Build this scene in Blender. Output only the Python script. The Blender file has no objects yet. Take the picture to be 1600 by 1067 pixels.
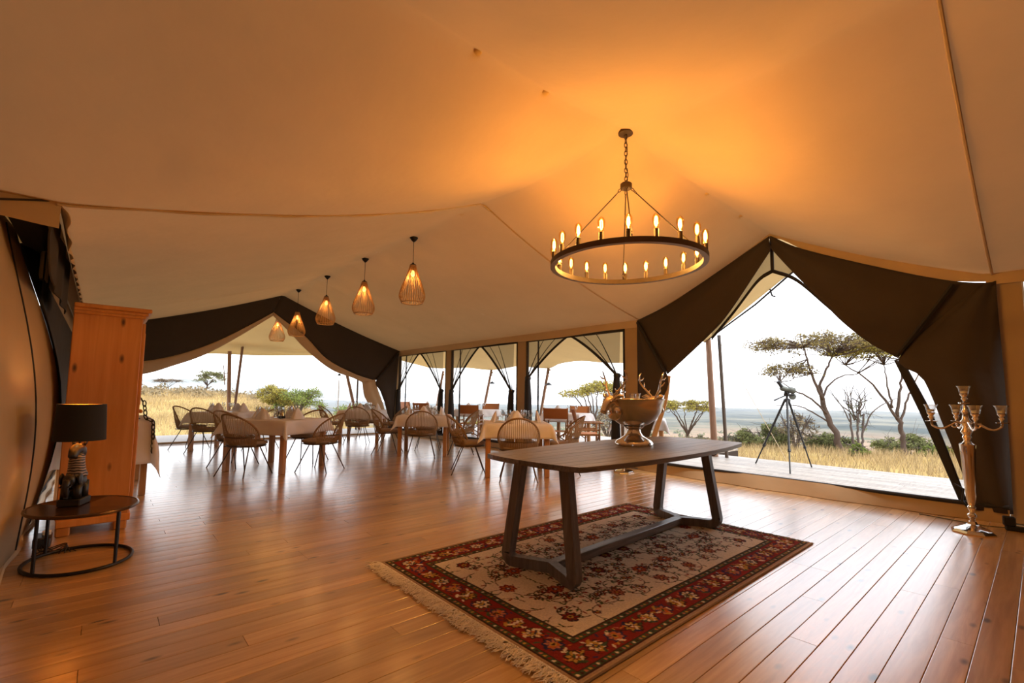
import bpy, math, random
import numpy as np
from mathutils import Vector, Matrix
random.seed(7); rng = np.random.default_rng(7)
S = bpy.context.scene
COL = S.collection
PI = math.pi
# ---------------------------------------------------------------- camera
cam = bpy.data.objects.new('camera', bpy.data.cameras.new('camera')); COL.objects.link(cam)
cam.data.sensor_width = 36.0; cam.data.lens = 726.0/1600*36; cam.data.shift_y = 0.0147
cam.data.clip_start = 0.05; cam.data.clip_end = 30000
_r = Vector((0.66062344, 0.75061012, 0.01269303)); _u = Vector((0.05424148, -0.06458879, 0.99643673)); _f = Vector((-0.74875532, 0.65758097, 0.08338307))
cam.matrix_world = Matrix(((_r.x, _u.x, -_f.x, 0), (_r.y, _u.y, -_f.y, 0), (_r.z, _u.z, -_f.z, 1.2), (0, 0, 0, 1)))
S.camera = cam
# ---------------------------------------------------------------- sky
w = bpy.data.worlds.new('hazy_sky'); S.world = w; w.use_nodes = True
nt = w.node_tree; nt.nodes.clear()
o_ = nt.nodes.new('ShaderNodeOutputWorld'); bg = nt.nodes.new('ShaderNodeBackground')
tc = nt.nodes.new('ShaderNodeTexCoord'); sp = nt.nodes.new('ShaderNodeSeparateXYZ'); cr = nt.nodes.new('ShaderNodeValToRGB')
cr.color_ramp.elements[0].position = 0.0; cr.color_ramp.elements[0].color = (0.95, 0.96, 0.98, 1)
cr.color_ramp.elements[1].position = 0.9; cr.color_ramp.elements[1].color = (0.72, 0.83, 1.0, 1)
nt.links.new(tc.outputs['Generated'], sp.inputs[0]); nt.links.new(sp.outputs[2], cr.inputs[0])
nt.links.new(cr.outputs[0], bg.inputs[0]); nt.links.new(bg.outputs[0], o_.inputs[0])
bg.inputs[1].default_value = 2.9
# ---------------------------------------------------------------- sun (veiled by haze, so wide)
sl = bpy.data.lights.new('sun', 'SUN'); sl.energy = 3.2; sl.angle = math.radians(9); sl.color = (1.0, 0.93, 0.82)
sun = bpy.data.objects.new('sun', sl); COL.objects.link(sun)
sun.rotation_euler = Vector((-0.55, -0.12, -0.80)).to_track_quat('-Z', 'Y').to_euler()
S.view_settings.view_transform = 'Standard'; S.view_settings.look = 'None'
S.view_settings.exposure = 0.0; S.view_settings.gamma = 1.0; S.view_settings.use_curve_mapping = False
# ---------------------------------------------------------------- mesh helpers
def v3(a): return np.array(a, float)
class MB:
    def __init__(s): s.v = []; s.f = []
    def add(s, vs, fs):
        n = len(s.v); s.v.extend([tuple(map(float, p)) for p in vs]); s.f.extend([tuple(i+n for i in f) for f in fs]); return s
    def box(s, c, d, rz=0, rot=None, taper=1.0):
        x, y, z = d[0]/2, d[1]/2, d[2]/2
        P = [(-x,-y,-z),(x,-y,-z),(x,y,-z),(-x,y,-z),(-x*taper,-y*taper,z),(x*taper,-y*taper,z),(x*taper,y*taper,z),(-x*taper,y*taper,z)]
        M = rot if rot is not None else Matrix.Rotation(rz, 3, 'Z')
        P = [M @ Vector(p) + Vector(c) for p in P]
        return s.add(P, [(0,3,2,1),(4,5,6,7),(0,1,5,4),(1,2,6,5),(2,3,7,6),(3,0,4,7)])
    def bbox(s, c, d, b=0.01, rz=0, rot=None):
        """box with chamfered edges"""
        hx, hy, hz = d[0]/2, d[1]/2, d[2]/2; b = min(b, hx*.9, hy*.9, hz*.9)
        M = rot if rot is not None else Matrix.Rotation(rz, 3, 'Z')
        V = []; 
        for z, i in ((-hz, b), (-hz+b, 0), (hz-b, 0), (hz, b)):
            X, Y = hx-i, hy-i; bb = b if i == 0 else b*.6
            V += [(-X+bb,-Y,z),(X-bb,-Y,z),(X,-Y+bb,z),(X,Y-bb,z),(X-bb,Y,z),(-X+bb,Y,z),(-X,Y-bb,z),(-X,-Y+bb,z)]
        F = [tuple(range(7,-1,-1)), tuple(range(24,32))]
        for k in range(3):
            for i in range(8):
                j = (i+1) % 8; F.append((k*8+i, k*8+j, k*8+8+j, k*8+8+i))
        return s.add([M @ Vector(p) + Vector(c) for p in V], F)
    def tube(s, path, r, n=8, closed=False, cap=True):
        P = [Vector(p) for p in path]; m = len(P); R = r if hasattr(r, '__len__') else [r]*m
        V = []; T0 = None; N = None
        for i in range(m):
            if closed: t = P[(i+1) % m]-P[i-1]
            else: t = P[min(i+1, m-1)]-P[max(i-1, 0)]
            if t.length < 1e-9: t = Vector((0,0,1))
            t.normalize()
            if N is None:
                a = Vector((0,0,1)) if abs(t.z) < .9 else Vector((1,0,0)); N = t.cross(a).normalized()
            else:
                N = (N - t*N.dot(t)); N = N.normalized() if N.length > 1e-6 else t.orthogonal().normalized()
            B = t.cross(N)
            for k in range(n):
                a = 2*PI*k/n; V.append(P[i] + (N*math.cos(a)+B*math.sin(a))*R[i])
        F = []
        for i in range(m if closed else m-1):
            for k in range(n):
                a, b = i*n+k, i*n+(k+1) % n; c = ((i+1) % m)*n
                F.append((a, b, c+(k+1) % n, c+k))
        if cap and not closed: F += [tuple(range(n-1,-1,-1)), tuple(range((m-1)*n, m*n))]
        return s.add(V, F)
    def lathe(s, prof, n=24, c=(0,0,0), M=None, cap=True, sx=1, sy=1):
        V = []; F = []
        for (r, z) in prof:
            for k in range(n):
                a = 2*PI*k/n; p = Vector((r*math.cos(a)*sx, r*math.sin(a)*sy, z)); V.append((M @ p if M is not None else p)+Vector(c))
        for i in range(len(prof)-1):
            for k in range(n):
                a, b = i*n+k, i*n+(k+1) % n; F.append((a, b, b+n, a+n))
        if cap:
            if prof[0][0] > 1e-5: F.append(tuple(range(n-1,-1,-1)))
            if prof[-1][0] > 1e-5: F.append(tuple(range((len(prof)-1)*n, len(prof)*n)))
        return s.add(V, F)
    def sphere(s, c, r, n=12, m=8, rot=None):
        r = r if hasattr(r, '__len__') else (r, r, r); V = []; F = []
        for i in range(m+1):
            t = PI*i/m
            for k in range(n):
                a = 2*PI*k/n; p = Vector((r[0]*math.sin(t)*math.cos(a), r[1]*math.sin(t)*math.sin(a), r[2]*math.cos(t)))
                V.append((rot @ p if rot is not None else p)+Vector(c))
        for i in range(m):
            for k in range(n):
                F.append((i*n+k, (i+1)*n+k, (i+1)*n+(k+1) % n, i*n+(k+1) % n))
        return s.add(V, F)
    def grid(s, fn, nu, nv, thick=0.0):
        P = np.array([[fn(i/nu, j/nv) for i in range(nu+1)] for j in range(nv+1)], float)
        W = nu+1
        F = [(j*W+i, j*W+i+1, (j+1)*W+i+1, (j+1)*W+i) for j in range(nv) for i in range(nu)]
        if thick <= 0: return s.add(P.reshape(-1, 3), F)
        du = np.gradient(P, axis=1); dv = np.gradient(P, axis=0); N = np.cross(du, dv); L = np.linalg.norm(N, axis=2, keepdims=True); L[L < 1e-9] = 1
        N = N/L; A = P+N*thick/2; B = P-N*thick/2; k = W*(nv+1)
        F2 = F + [tuple(reversed([i+k for i in f])) for f in F]
        ring = [i for i in range(W)]+[j*W+nu for j in range(1, nv+1)]+[nv*W+i for i in range(nu-1,-1,-1)]+[j*W for j in range(nv-1,0,-1)]
        for a, b in zip(ring, ring[1:]+ring[:1]): F2.append((b, a, a+k, b+k))
        return s.add(np.concatenate([A.reshape(-1, 3), B.reshape(-1, 3)]), F2)
    def prism(s, poly, z0, z1, M=None):
        n = len(poly); V = [Vector((x, y, z0)) for x, y in poly]+[Vector((x, y, z1)) for x, y in poly]
        if M is not None: V = [M @ p for p in V]
        return s.add(V, [tuple(range(n-1,-1,-1)), tuple(range(n, 2*n))]+[(i, (i+1) % n, n+(i+1) % n, n+i) for i in range(n)])
    def mesh(s, name, sharp=0.7):
        me = bpy.data.meshes.new(name); me.from_pydata(s.v, [], s.f)
        me.polygons.foreach_set('use_smooth', [True]*len(me.polygons))
        if sharp: me.set_sharp_from_angle(angle=sharp)
        me.update(); return me
    def build(s, name, mat, parent=None, loc=(0,0,0), rz=0, sharp=0.7):
        return link(name, s.mesh(name, sharp), mat, parent, loc, rz)
def link(name, me, mat, parent=None, loc=(0,0,0), rz=0):
    if mat is not None and not me.materials: me.materials.append(M_[mat] if isinstance(mat, str) else mat)
    o = bpy.data.objects.new(name, me); COL.objects.link(o); o.location = loc; o.rotation_euler = (0, 0, rz)
    if parent is not None: o.parent = parent
    return o
def tag(o, label, cat, group=None):
    o['label'] = label; o['category'] = cat
    if group: o['group'] = group
    return o
def thing(name, label, cat, loc=(0,0,0), rz=0, group=None):
    o = bpy.data.objects.new(name, None); COL.objects.link(o); o.location = loc; o.rotation_euler = (0, 0, rz); o.empty_display_size = .1
    return tag(o, label, cat, group)
def struct(o): o['kind'] = 'structure'; return o
def stuff(o, label=None, cat=None):
    o['kind'] = 'stuff'
    if label: o['label'] = label; o['category'] = cat
    return o
KIDS = {}
def dup(root, loc, rz=0, label=None, group=None, scale=None):
    r = root.copy(); COL.objects.link(r); r.location = loc; r.rotation_euler = (0, 0, rz)
    if label: r['label'] = label
    if group: r['group'] = group
    if scale: r.scale = (scale,)*3
    if root.name not in KIDS: KIDS[root.name] = [(c, [g for g in bpy.data.objects if g.parent == c]) for c in bpy.data.objects if c.parent == root]
    for c, gs in KIDS[root.name]:
        d = c.copy(); COL.objects.link(d); d.parent = r
        for g in gs:
            e = g.copy(); COL.objects.link(e); e.parent = d
    return r
def poly_at(P, t):
    """point at fraction t of a polyline"""
    P = [v3(p) for p in P]; L = [np.linalg.norm(b-a) for a, b in zip(P, P[1:])]; d = t*sum(L)
    for a, b, l in zip(P, P[1:], L):
        if d <= l or b is P[-1]: return a+(b-a)*min(1, d/max(l, 1e-9))
        d -= l
    return P[-1]
def smooth(P, n=24):
    """Catmull-Rom through points"""
    P = [v3(p) for p in P]; P = [2*P[0]-P[1]]+P+[2*P[-1]-P[-2]]; out = []; k = len(P)-3
    for i in range(n+1):
        t = i/n*k; j = min(int(t), k-1); t -= j; a, b, c, d = P[j:j+4]
        out.append(.5*((2*b)+(c-a)*t+(2*a-5*b+4*c-d)*t*t+(3*b-a-3*c+d)*t**3))
    return out
# ---------------------------------------------------------------- materials
M_ = {}
def nodes(name):
    m = bpy.data.materials.new(name); m.use_nodes = True; M_[name] = m
    t = m.node_tree; return m, t, t.nodes['Principled BSDF'], t.nodes['Material Output']
def N(t, kind, **kw):
    n = t.nodes.new(kind)
    for k, v in kw.items():
        if hasattr(n, k): setattr(n, k, v)
        else: n.inputs[k.replace('_', ' ')].default_value = v
    return n
def c4(c): return (c[0], c[1], c[2], 1)
def basic(name, col, rough=.5, metal=0, var=0, vscale=8, bump=0, bscale=60, spec=.5, stretch=(1,1,1), trans=0):
    m, t, b, o = nodes(name)
    b.inputs['Base Color'].default_value = c4(col); b.inputs['Roughness'].default_value = rough; b.inputs['Metallic'].default_value = metal
    b.inputs['Specular IOR Level'].default_value = spec
    if var or bump:
        tc = N(t, 'ShaderNodeTexCoord'); mp = N(t, 'ShaderNodeMapping'); mp.inputs['Scale'].default_value = stretch; t.links.new(tc.outputs['Object'], mp.inputs[0])
    if var:
        nz = N(t, 'ShaderNodeTexNoise', Scale=vscale, Detail=5.0); t.links.new(mp.outputs[0], nz.inputs['Vector'])
        mx = N(t, 'ShaderNodeMix', data_type='RGBA'); t.links.new(nz.outputs[0], mx.inputs[0])
        mx.inputs[6].default_value = c4([x*(1-var) for x in col]); mx.inputs[7].default_value = c4([min(1, x*(1+var)) for x in col])
        t.links.new(mx.outputs[2], b.inputs['Base Color'])
    if bump:
        nb = N(t, 'ShaderNodeTexNoise', Scale=bscale, Detail=4.0); t.links.new(mp.outputs[0], nb.inputs['Vector'])
        bp = N(t, 'ShaderNodeBump', Strength=bump, Distance=.01); t.links.new(nb.outputs[0], bp.inputs['Height']); t.links.new(bp.outputs[0], b.inputs['Normal'])
    if trans:
        tr = N(t, 'ShaderNodeBsdfTranslucent'); tr.inputs[0].default_value = c4(col); ms = N(t, 'ShaderNodeMixShader'); ms.inputs[0].default_value = trans
        t.links.new(b.outputs[0], ms.inputs[1]); t.links.new(tr.outputs[0], ms.inputs[2]); t.links.new(ms.outputs[0], o.inputs[0])
    return m
def wood(name, c1, c2, rough=.5, axis='X', scale=1.0, knots=False, bump=.15, rnd='object', spec=.5, coat=0):
    """grain that runs along one axis, shifted per object or per island"""
    m, t, b, o = nodes(name); L = t.links.new
    tc = N(t, 'ShaderNodeTexCoord'); mp = N(t, 'ShaderNodeMapping')
    st = {'X': (.6, 9, 9), 'Y': (9, .6, 9), 'Z': (9, 9, .6)}[axis]; mp.inputs['Scale'].default_value = [s*scale for s in st]
    if rnd == 'object': ri = N(t, 'ShaderNodeObjectInfo').outputs['Random']
    else: ri = N(t, 'ShaderNodeNewGeometry').outputs['Random Per Island']
    ad = N(t, 'ShaderNodeVectorMath', operation='ADD'); ml = N(t, 'ShaderNodeMath', operation='MULTIPLY'); ml.inputs[1].default_value = 37.0
    L(ri, ml.inputs[0]); L(tc.outputs['Object'], ad.inputs[0]); L(ml.outputs[0], ad.inputs[1]); L(ad.outputs[0], mp.inputs[0])
    nz = N(t, 'ShaderNodeTexNoise', Scale=3.0, Detail=8.0, Roughness=.62, Distortion=.6); L(mp.outputs[0], nz.inputs['Vector'])
    rp = N(t, 'ShaderNodeValToRGB'); rp.color_ramp.elements[0].position = .32; rp.color_ramp.elements[1].position = .68
    rp.color_ramp.elements[0].color = c4(c1); rp.color_ramp.elements[1].color = c4(c2); L(nz.outputs[0], rp.inputs[0])
    hs = N(t, 'ShaderNodeHueSaturation'); L(rp.outputs[0], hs.inputs['Color'])
    mr = N(t, 'ShaderNodeMapRange'); mr.inputs[3].default_value = .78; mr.inputs[4].default_value = 1.18; L(ri, mr.inputs[0]); L(mr.outputs[0], hs.inputs['Value'])
    col = hs.outputs[0]
    if knots:
        mk = N(t, 'ShaderNodeMapping'); mk.inputs['Scale'].default_value = [(3.2 if a != axis else 1.3) for a in 'XYZ']; L(ad.outputs[0], mk.inputs[0])
        vo = N(t, 'ShaderNodeTexVoronoi', Scale=2.3); L(mk.outputs[0], vo.inputs['Vector'])
        kr = N(t, 'ShaderNodeValToRGB'); kr.color_ramp.elements[0].position = .06; kr.color_ramp.elements[1].position = .16
        kr.color_ramp.elements[0].color = (1,1,1,1); kr.color_ramp.elements[1].color = (0,0,0,1); L(vo.outputs['Distance'], kr.inputs[0])
        mx = N(t, 'ShaderNodeMix', data_type='RGBA'); L(kr.outputs[0], mx.inputs[0]); L(col, mx.inputs[6]); mx.inputs[7].default_value = c4([x*.18 for x in c1]); col = mx.outputs[2]
    L(col, b.inputs['Base Color']); b.inputs['Roughness'].default_value = rough; b.inputs['Specular IOR Level'].default_value = spec
    if coat: b.inputs['Coat Weight'].default_value = coat; b.inputs['Coat Roughness'].default_value = .22; b.inputs['Coat IOR'].default_value = 2.15
    if bump:
        bp = N(t, 'ShaderNodeBump', Strength=bump, Distance=.004); L(nz.outputs[0], bp.inputs['Height']); L(bp.outputs[0], b.inputs['Normal'])
    return m
def canvas(name, col, trans=.12, rough=.9, bump=.25, weave=500):
    m, t, b, o = nodes(name); L = t.links.new
    tc = N(t, 'ShaderNodeTexCoord'); nz = N(t, 'ShaderNodeTexNoise', Scale=1.3, Detail=6.0, Roughness=.6); L(tc.outputs['Object'], nz.inputs['Vector'])
    mx = N(t, 'ShaderNodeMix', data_type='RGBA'); L(nz.outputs[0], mx.inputs[0]); mx.inputs[6].default_value = c4([x*.88 for x in col]); mx.inputs[7].default_value = c4([min(1, x*1.08) for x in col])
    L(mx.outputs[2], b.inputs['Base Color']); b.inputs['Roughness'].default_value = rough; b.inputs['Specular IOR Level'].default_value = .1
    n2 = N(t, 'ShaderNodeTexNoise', Scale=3.0, Detail=3.0); L(tc.outputs['Object'], n2.inputs['Vector'])
    bp = N(t, 'ShaderNodeBump', Strength=bump, Distance=.05); L(n2.outputs[0], bp.inputs['Height']); L(bp.outputs[0], b.inputs['Normal'])
    if trans:
        tr = N(t, 'ShaderNodeBsdfTranslucent'); L(mx.outputs[2], tr.inputs[0]); ms = N(t, 'ShaderNodeMixShader'); ms.inputs[0].default_value = trans
        L(b.outputs[0], ms.inputs[1]); L(tr.outputs[0], ms.inputs[2]); L(ms.outputs[0], o.inputs[0])
    return m
def see_through(name, col, amount, rough=.1, gloss=.0):
    """gauze or thin clear sheet: part transparent, part cloth or sheen"""
    m, t, b, o = nodes(name); L = t.links.new
    b.inputs['Base Color'].default_value = c4(col); b.inputs['Roughness'].default_value = rough
    tr = N(t, 'ShaderNodeBsdfTransparent'); ms = N(t, 'ShaderNodeMixShader')
    if gloss:
        lw = N(t, 'ShaderNodeLayerWeight', Blend=.35); mr = N(t, 'ShaderNodeMapRange'); mr.inputs[3].default_value = 1-amount; mr.inputs[4].default_value = min(1, 1-amount+gloss); L(lw.outputs['Facing'], mr.inputs[0]); L(mr.outputs[0], ms.inputs[0])
    else: ms.inputs[0].default_value = 1-amount
    L(tr.outputs[0], ms.inputs[1]); L(b.outputs[0], ms.inputs[2]); L(ms.outputs[0], o.inputs[0])
    return m
def clear_glass(name, tint, base, edge):
    m, t, b, o = nodes(name); L = t.links.new; t.nodes.remove(b)
    tr = N(t, 'ShaderNodeBsdfTransparent'); tr.inputs[0].default_value = c4(tint); gl = N(t, 'ShaderNodeBsdfGlossy', Roughness=.03); ms = N(t, 'ShaderNodeMixShader')
    lw = N(t, 'ShaderNodeLayerWeight', Blend=.5); mr = N(t, 'ShaderNodeMapRange'); mr.inputs[3].default_value = base; mr.inputs[4].default_value = edge; L(lw.outputs['Facing'], mr.inputs[0]); L(mr.outputs[0], ms.inputs[0])
    L(tr.outputs[0], ms.inputs[1]); L(gl.outputs[0], ms.inputs[2]); L(ms.outputs[0], o.inputs[0]); return m
def glow(name, col, strength):
    m, t, b, o = nodes(name); b.inputs['Base Color'].default_value = c4(col)
    b.inputs['Emission Color'].default_value = c4(col); b.inputs['Emission Strength'].default_value = strength; return m
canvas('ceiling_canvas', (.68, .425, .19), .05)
canvas('cream_canvas', (.62, .45, .29), .06)
canvas('awning_canvas', (.80, .66, .42), .35)
canvas('wall_canvas', (.46, .325, .195), .04)
canvas('dark_canvas', (.068, .054, .047), .0)
basic('dark_webbing', (.018, .016, .018), .8)
see_through('gauze', (.10, .09, .085), .50, .9)
see_through('clear_sheet', (.75, .78, .80), .72, .12, .2)
wood('floor_board_wood', (.45, .235, .080), (.68, .410, .180), .30, 'Y', .8, True, .10, coat=1.0)
wood('floor_far_wood', (.45, .235, .080), (.68, .410, .180), .30, 'Y', .8, True, .10, 'island', coat=1.0)
wood('deck_wood', (.28, .235, .195), (.40, .345, .295), .5, 'Y', .8, False, .12, 'island')
wood('weathered_oak', (.105, .086, .074), (.245, .205, .175), .42, 'Y', 1.3, False, .35)
wood('weathered_oak_up', (.105, .086, .074), (.225, .188, .160), .45, 'Z', 1.3, False, .3)
wood('pine', (.46, .17, .035), (.60, .26, .065), .45, 'Z', .5, True, .08)
wood('table_leg_wood', (.38, .16, .05), (.52, .25, .09), .5, 'Z', .8)
wood('chair_wood', (.20, .085, .030), (.33, .15, .055), .5, 'Z', 1)
wood('pole_wood', (.22, .11, .06), (.36, .20, .12), .6, 'Z', 1)
wood('dark_pole_wood', (.055, .035, .025), (.11, .075, .05), .6, 'Z', 1)
basic('tan_leather', (.42, .145, .035), .55, 0, .15, 6, .1, 40)
basic('linen', (.86, .80, .79), .85, 0, .04, 4, .05, 25, .2, trans=.08)
basic('napkin_linen', (.88, .83, .82), .85, 0, .03, 6, .05, 30, .2, trans=.15)
basic('rope', (.27, .165, .085), .8, 0, .3, 60)
basic('rope_light', (.36, .24, .13), .8, 0, .3, 60)
basic('seat_cushion', (.33, .235, .17), .9, 0, .12, 20, .2, 120)
basic('bronze_rod', (.10, .062, .035), .4, .7)
basic('dark_iron', (.022, .018, .016), .45, .6)
basic('chandelier_metal', (.075, .045, .028), .5, .5, .2, 20)
basic('ring_edge', (.36, .30, .24), .55, .2, .1, 15)
basic('brass', (.55, .33, .10), .3, 1)
basic('silver', (.78, .70, .62), .16, 1, 0, 8, .04, 9)
basic('bowl_silver', (.58, .54, .51), .22, 1, 0, 8, .04, 9)
basic('chrome', (.80, .74, .66), .12, 1)
clear_glass('bulb_glass', (1.0, .80, .45), .05, .30)
clear_glass('drinking_glass', (.96, .97, .97), .06, .55)
glow('filament', (1.0, .60, .16), 14.0)
glow('lamp_bulb', (1.0, .50, .11), 7.0)
basic('bamboo', (.58, .36, .17), .55, 0, .2, 30, trans=.25)
basic('black_shade', (.012, .010, .010), .85)
basic('gold_lining', (.75, .42, .10), .35, .6)
basic('table_copper', (.085, .040, .018), .22, .5, .2, 5)
basic('carved_black', (.014, .011, .010), .4, 0, .3, 30)
basic('black_plastic', (.012, .012, .013), .4)
basic('white_plastic', (.75, .75, .75), .4)
basic('scope_green', (.10, .105, .085), .5)
basic('scope_black', (.02, .02, .022), .5)
basic('lens', (.02, .035, .04), .08)
basic('cream_yarn', (.84, .74, .60), .95, 0, .15, 40)
CH_W = 225.0   # chandelier output, shared among its bulbs
# ================================================================ ground and far country
GX0, GX1, GY0, GY1 = -13.05, 4.0, -0.4, 6.85        # hall footprint
XL, XR, YC = -4.48, -0.27, 3.40                       # crossing bay, ridge line
EAVE = 2.50
def sstep(a, b, x): t = min(1, max(0, (x-a)/(b-a))); return t*t*(3-2*t)
def terrain(x, y):
    r = math.hypot(x, y); az = math.degrees(math.atan2(-x, y))          # 0 = north, 90 = west
    west = sstep(58, 84, az)*(1-sstep(150, 175, az))
    rim = 24+26*west
    near = -.62 - .012*max(0, r-12)*(1-west) + west*1.75*sstep(17, 46, r)
    drop = -58*sstep(rim, rim+260, r) - 4*sstep(rim-3, rim+14, r)
    plain = 2.0*math.sin(x*.004+1)*math.sin(y*.003) if r > 300 else 0
    rough = .06*math.sin(x*.9)*math.sin(y*1.1) if r < 60 else 0
    return near+drop+plain+rough
mb = MB(); RAD = [0.0]+[6*1.085**i for i in range(91)]; NA = 120
for r in RAD:
    for k in range(NA):
        a = 2*PI*k/NA; x, y = r*math.sin(a), r*math.cos(a); mb.v.append((x, y, terrain(x, y)))
for i in range(len(RAD)-1):
    for k in range(NA): mb.f.append((i*NA+k, i*NA+(k+1) % NA, (i+1)*NA+(k+1) % NA, (i+1)*NA+k))
m, t, b, o = nodes('savanna_ground'); L = t.links.new
tc = N(t, 'ShaderNodeTexCoord'); ln = N(t, 'ShaderNodeVectorMath', operation='LENGTH'); L(tc.outputs['Object'], ln.inputs[0])
n1 = N(t, 'ShaderNodeTexNoise', Scale=.35, Detail=6.0); L(tc.outputs['Object'], n1.inputs['Vector'])
g1 = N(t, 'ShaderNodeValToRGB'); e = g1.color_ramp.elements; e[0].position = .3; e[0].color = (.34, .22, .075, 1); e[1].position = .7; e[1].color = (.46, .34, .14, 1); L(n1.outputs[0], g1.inputs[0])
mp = N(t, 'ShaderNodeMapping'); mp.inputs['Scale'].default_value = (.004, .004, .004); L(tc.outputs['Object'], mp.inputs[0])
n2 = N(t, 'ShaderNodeTexNoise', Scale=1.0, Detail=9.0, Roughness=.68); L(mp.outputs[0], n2.inputs['Vector'])
g2 = N(t, 'ShaderNodeValToRGB'); e = g2.color_ramp.elements; e[0].position = .40; e[0].color = (.09, .105, .055, 1); e[1].position = .50; e[1].color = (.30, .20, .125, 1); L(n2.outputs[0], g2.inputs[0])
# woodland covers the country beyond about a kilometre and a half
n3 = N(t, 'ShaderNodeTexNoise', Scale=.45, Detail=10.0, Roughness=.72); L(mp.outputs[0], n3.inputs['Vector'])
g3 = N(t, 'ShaderNodeValToRGB'); e = g3.color_ramp.elements; e[0].position = .46; e[0].color = (.020, .030, .020, 1); e[1].position = .60; e[1].color = (.19, .165, .10, 1); L(n3.outputs[0], g3.inputs[0])
f1 = N(t, 'ShaderNodeMapRange'); f1.inputs[1].default_value = 45; f1.inputs[2].default_value = 120; L(ln.outputs['Value'], f1.inputs[0])
f2 = N(t, 'ShaderNodeMapRange'); f2.inputs[1].default_value = 1150; f2.inputs[2].default_value = 1600; L(ln.outputs['Value'], f2.inputs[0])
m1 = N(t, 'ShaderNodeMix', data_type='RGBA'); L(f1.outputs[0], m1.inputs[0]); L(g1.outputs[0], m1.inputs[6]); L(g2.outputs[0], m1.inputs[7])
m2 = N(t, 'ShaderNodeMix', data_type='RGBA'); L(f2.outputs[0], m2.inputs[0]); L(m1.outputs[2], m2.inputs[6]); L(g3.outputs[0], m2.inputs[7])
L(m2.outputs[2], b.inputs['Base Color']); b.inputs['Roughness'].default_value = 1; b.inputs['Specular IOR Level'].default_value = 0
struct(mb.build('ground', 'savanna_ground', sharp=0))
# far hills in the west
basic('hill_scrub', (.12, .14, .10), 1, 0, .3, .002, spec=0)
def ridge(name, a0, a1, R, hs):
    mb = MB(); n = 60; H = smooth([(i, 0, h) for i, h in enumerate(hs)], n)
    for i in range(n+1):
        a = math.radians(a0+(a1-a0)*i/n)
        for d, k in ((0, 0), (500, .55), (900, 1), (1500, .6), (2200, 0)):
            mb.v.append((-(R+d)*math.sin(a), (R+d)*math.cos(a), -62+max(0, H[i][2])*k + (4*math.sin(i*1.7) if k else 0)))
    for i in range(n):
        for j in range(4): mb.f.append((i*5+j, i*5+j+1, i*5+6+j, i*5+5+j))
    return struct(mb.build(name, 'hill_scrub', sharp=0))
ridge('hills', 62, 100, 6500, [55, 66, 75, 130, 180, 215, 205, 212, 190, 150])
ridge('far_hills', 40, 75, 8200, [58, 60, 66, 72, 70, 95, 120, 105])
# haze lying over the low country
mb = MB(); A = [math.radians(a) for a in range(-40, 131, 10)]
for a in A:
    for r, z in ((420, -80), (420, -32), (7600, 190), (9800, 190), (9800, -80)): mb.v.append((-r*math.sin(a), r*math.cos(a), z))
for i in range(len(A)-1):
    for j in range(5): mb.f.append((i*5+j, i*5+(j+1) % 5, i*5+5+(j+1) % 5, i*5+5+j))
mb.f += [(4, 3, 2, 1, 0), tuple((len(A)-1)*5+j for j in range(5))]
m, t, b, o = nodes('haze_air'); t.nodes.remove(b); vs = N(t, 'ShaderNodeVolumeScatter', Density=1/4200, Anisotropy=0.0); vs.inputs[0].default_value = (.90, .95, 1.0, 1)
t.links.new(vs.outputs[0], o.inputs['Volume'])
hz = mb.build('haze', 'haze_air', sharp=0); stuff(hz, 'pale blue haze lying over the distant plain', 'haze')
# ================================================================ floor
BW = 0.126
def board_mesh(L, gap=.0022):
    w2 = BW/2-gap/2; prof = [(-w2, -.02), (-w2, -.0010), (-w2+.0022, .0004), (-w2*.5, .00055), (0, .0006), (w2*.5, .00055), (w2-.0022, .0004), (w2, -.0010), (w2, -.02)]
    mb = MB(); n = len(prof)
    for y in (.0012, L-.0012):
        for x, z in prof: mb.v.append((x, y, z-.0006))
    for i in range(n-1): mb.f.append((i, i+1, n+i+1, n+i))
    mb.f += [tuple(range(n)), tuple(range(2*n-1, n-1, -1))]
    return mb
fl_ = MB(); fl_.box(((GX0+GX1)/2, 3.2, -.045), (GX1-GX0, 7.4, .05)).box((-2.4, -1.9, -.045), (4.3, 3.0, .05))
basic('under_floor', (.03, .015, .008), .9)
floor = struct(fl_.build('floor', 'under_floor'))
LENS = [1.2, 1.5, 1.8, 2.1, 2.4, 2.7, 3.0, 3.6]
BM = {}
far = MB(); ncol = int((GX1-GX0)/BW); count = 0
for ci in range(ncol):
    x = GX1-BW*(ci+.5); y0 = -.42 if not (XL < x < XR) else -3.3; yend = 6.80
    near_col = -6.9 < x < .75
    y = y0; off = random.choice([.6, .9, 1.2, 1.5, 1.8, 2.1])
    first = True
    while y < yend-.02:
        Lb = off if first else random.choice(LENS[2:]); first = False
        if yend-(y+Lb) < .6: Lb = yend-y
        Lb = round(Lb, 2)
        if near_col and count < 300:
            if Lb not in BM: BM[Lb] = board_mesh(Lb).mesh('board', .25)
            link('floor_board', BM[Lb], 'floor_board_wood', floor, (x, y, random.uniform(-.0004, .0002))); count += 1
        else:
            q = board_mesh(Lb); far.add([(p[0]+x, p[1]+y, p[2]) for p in q.v], q.f)
        y += Lb
o = far.build('floor_boards', 'floor_far_wood', floor, sharp=.25); stuff(o)
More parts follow.
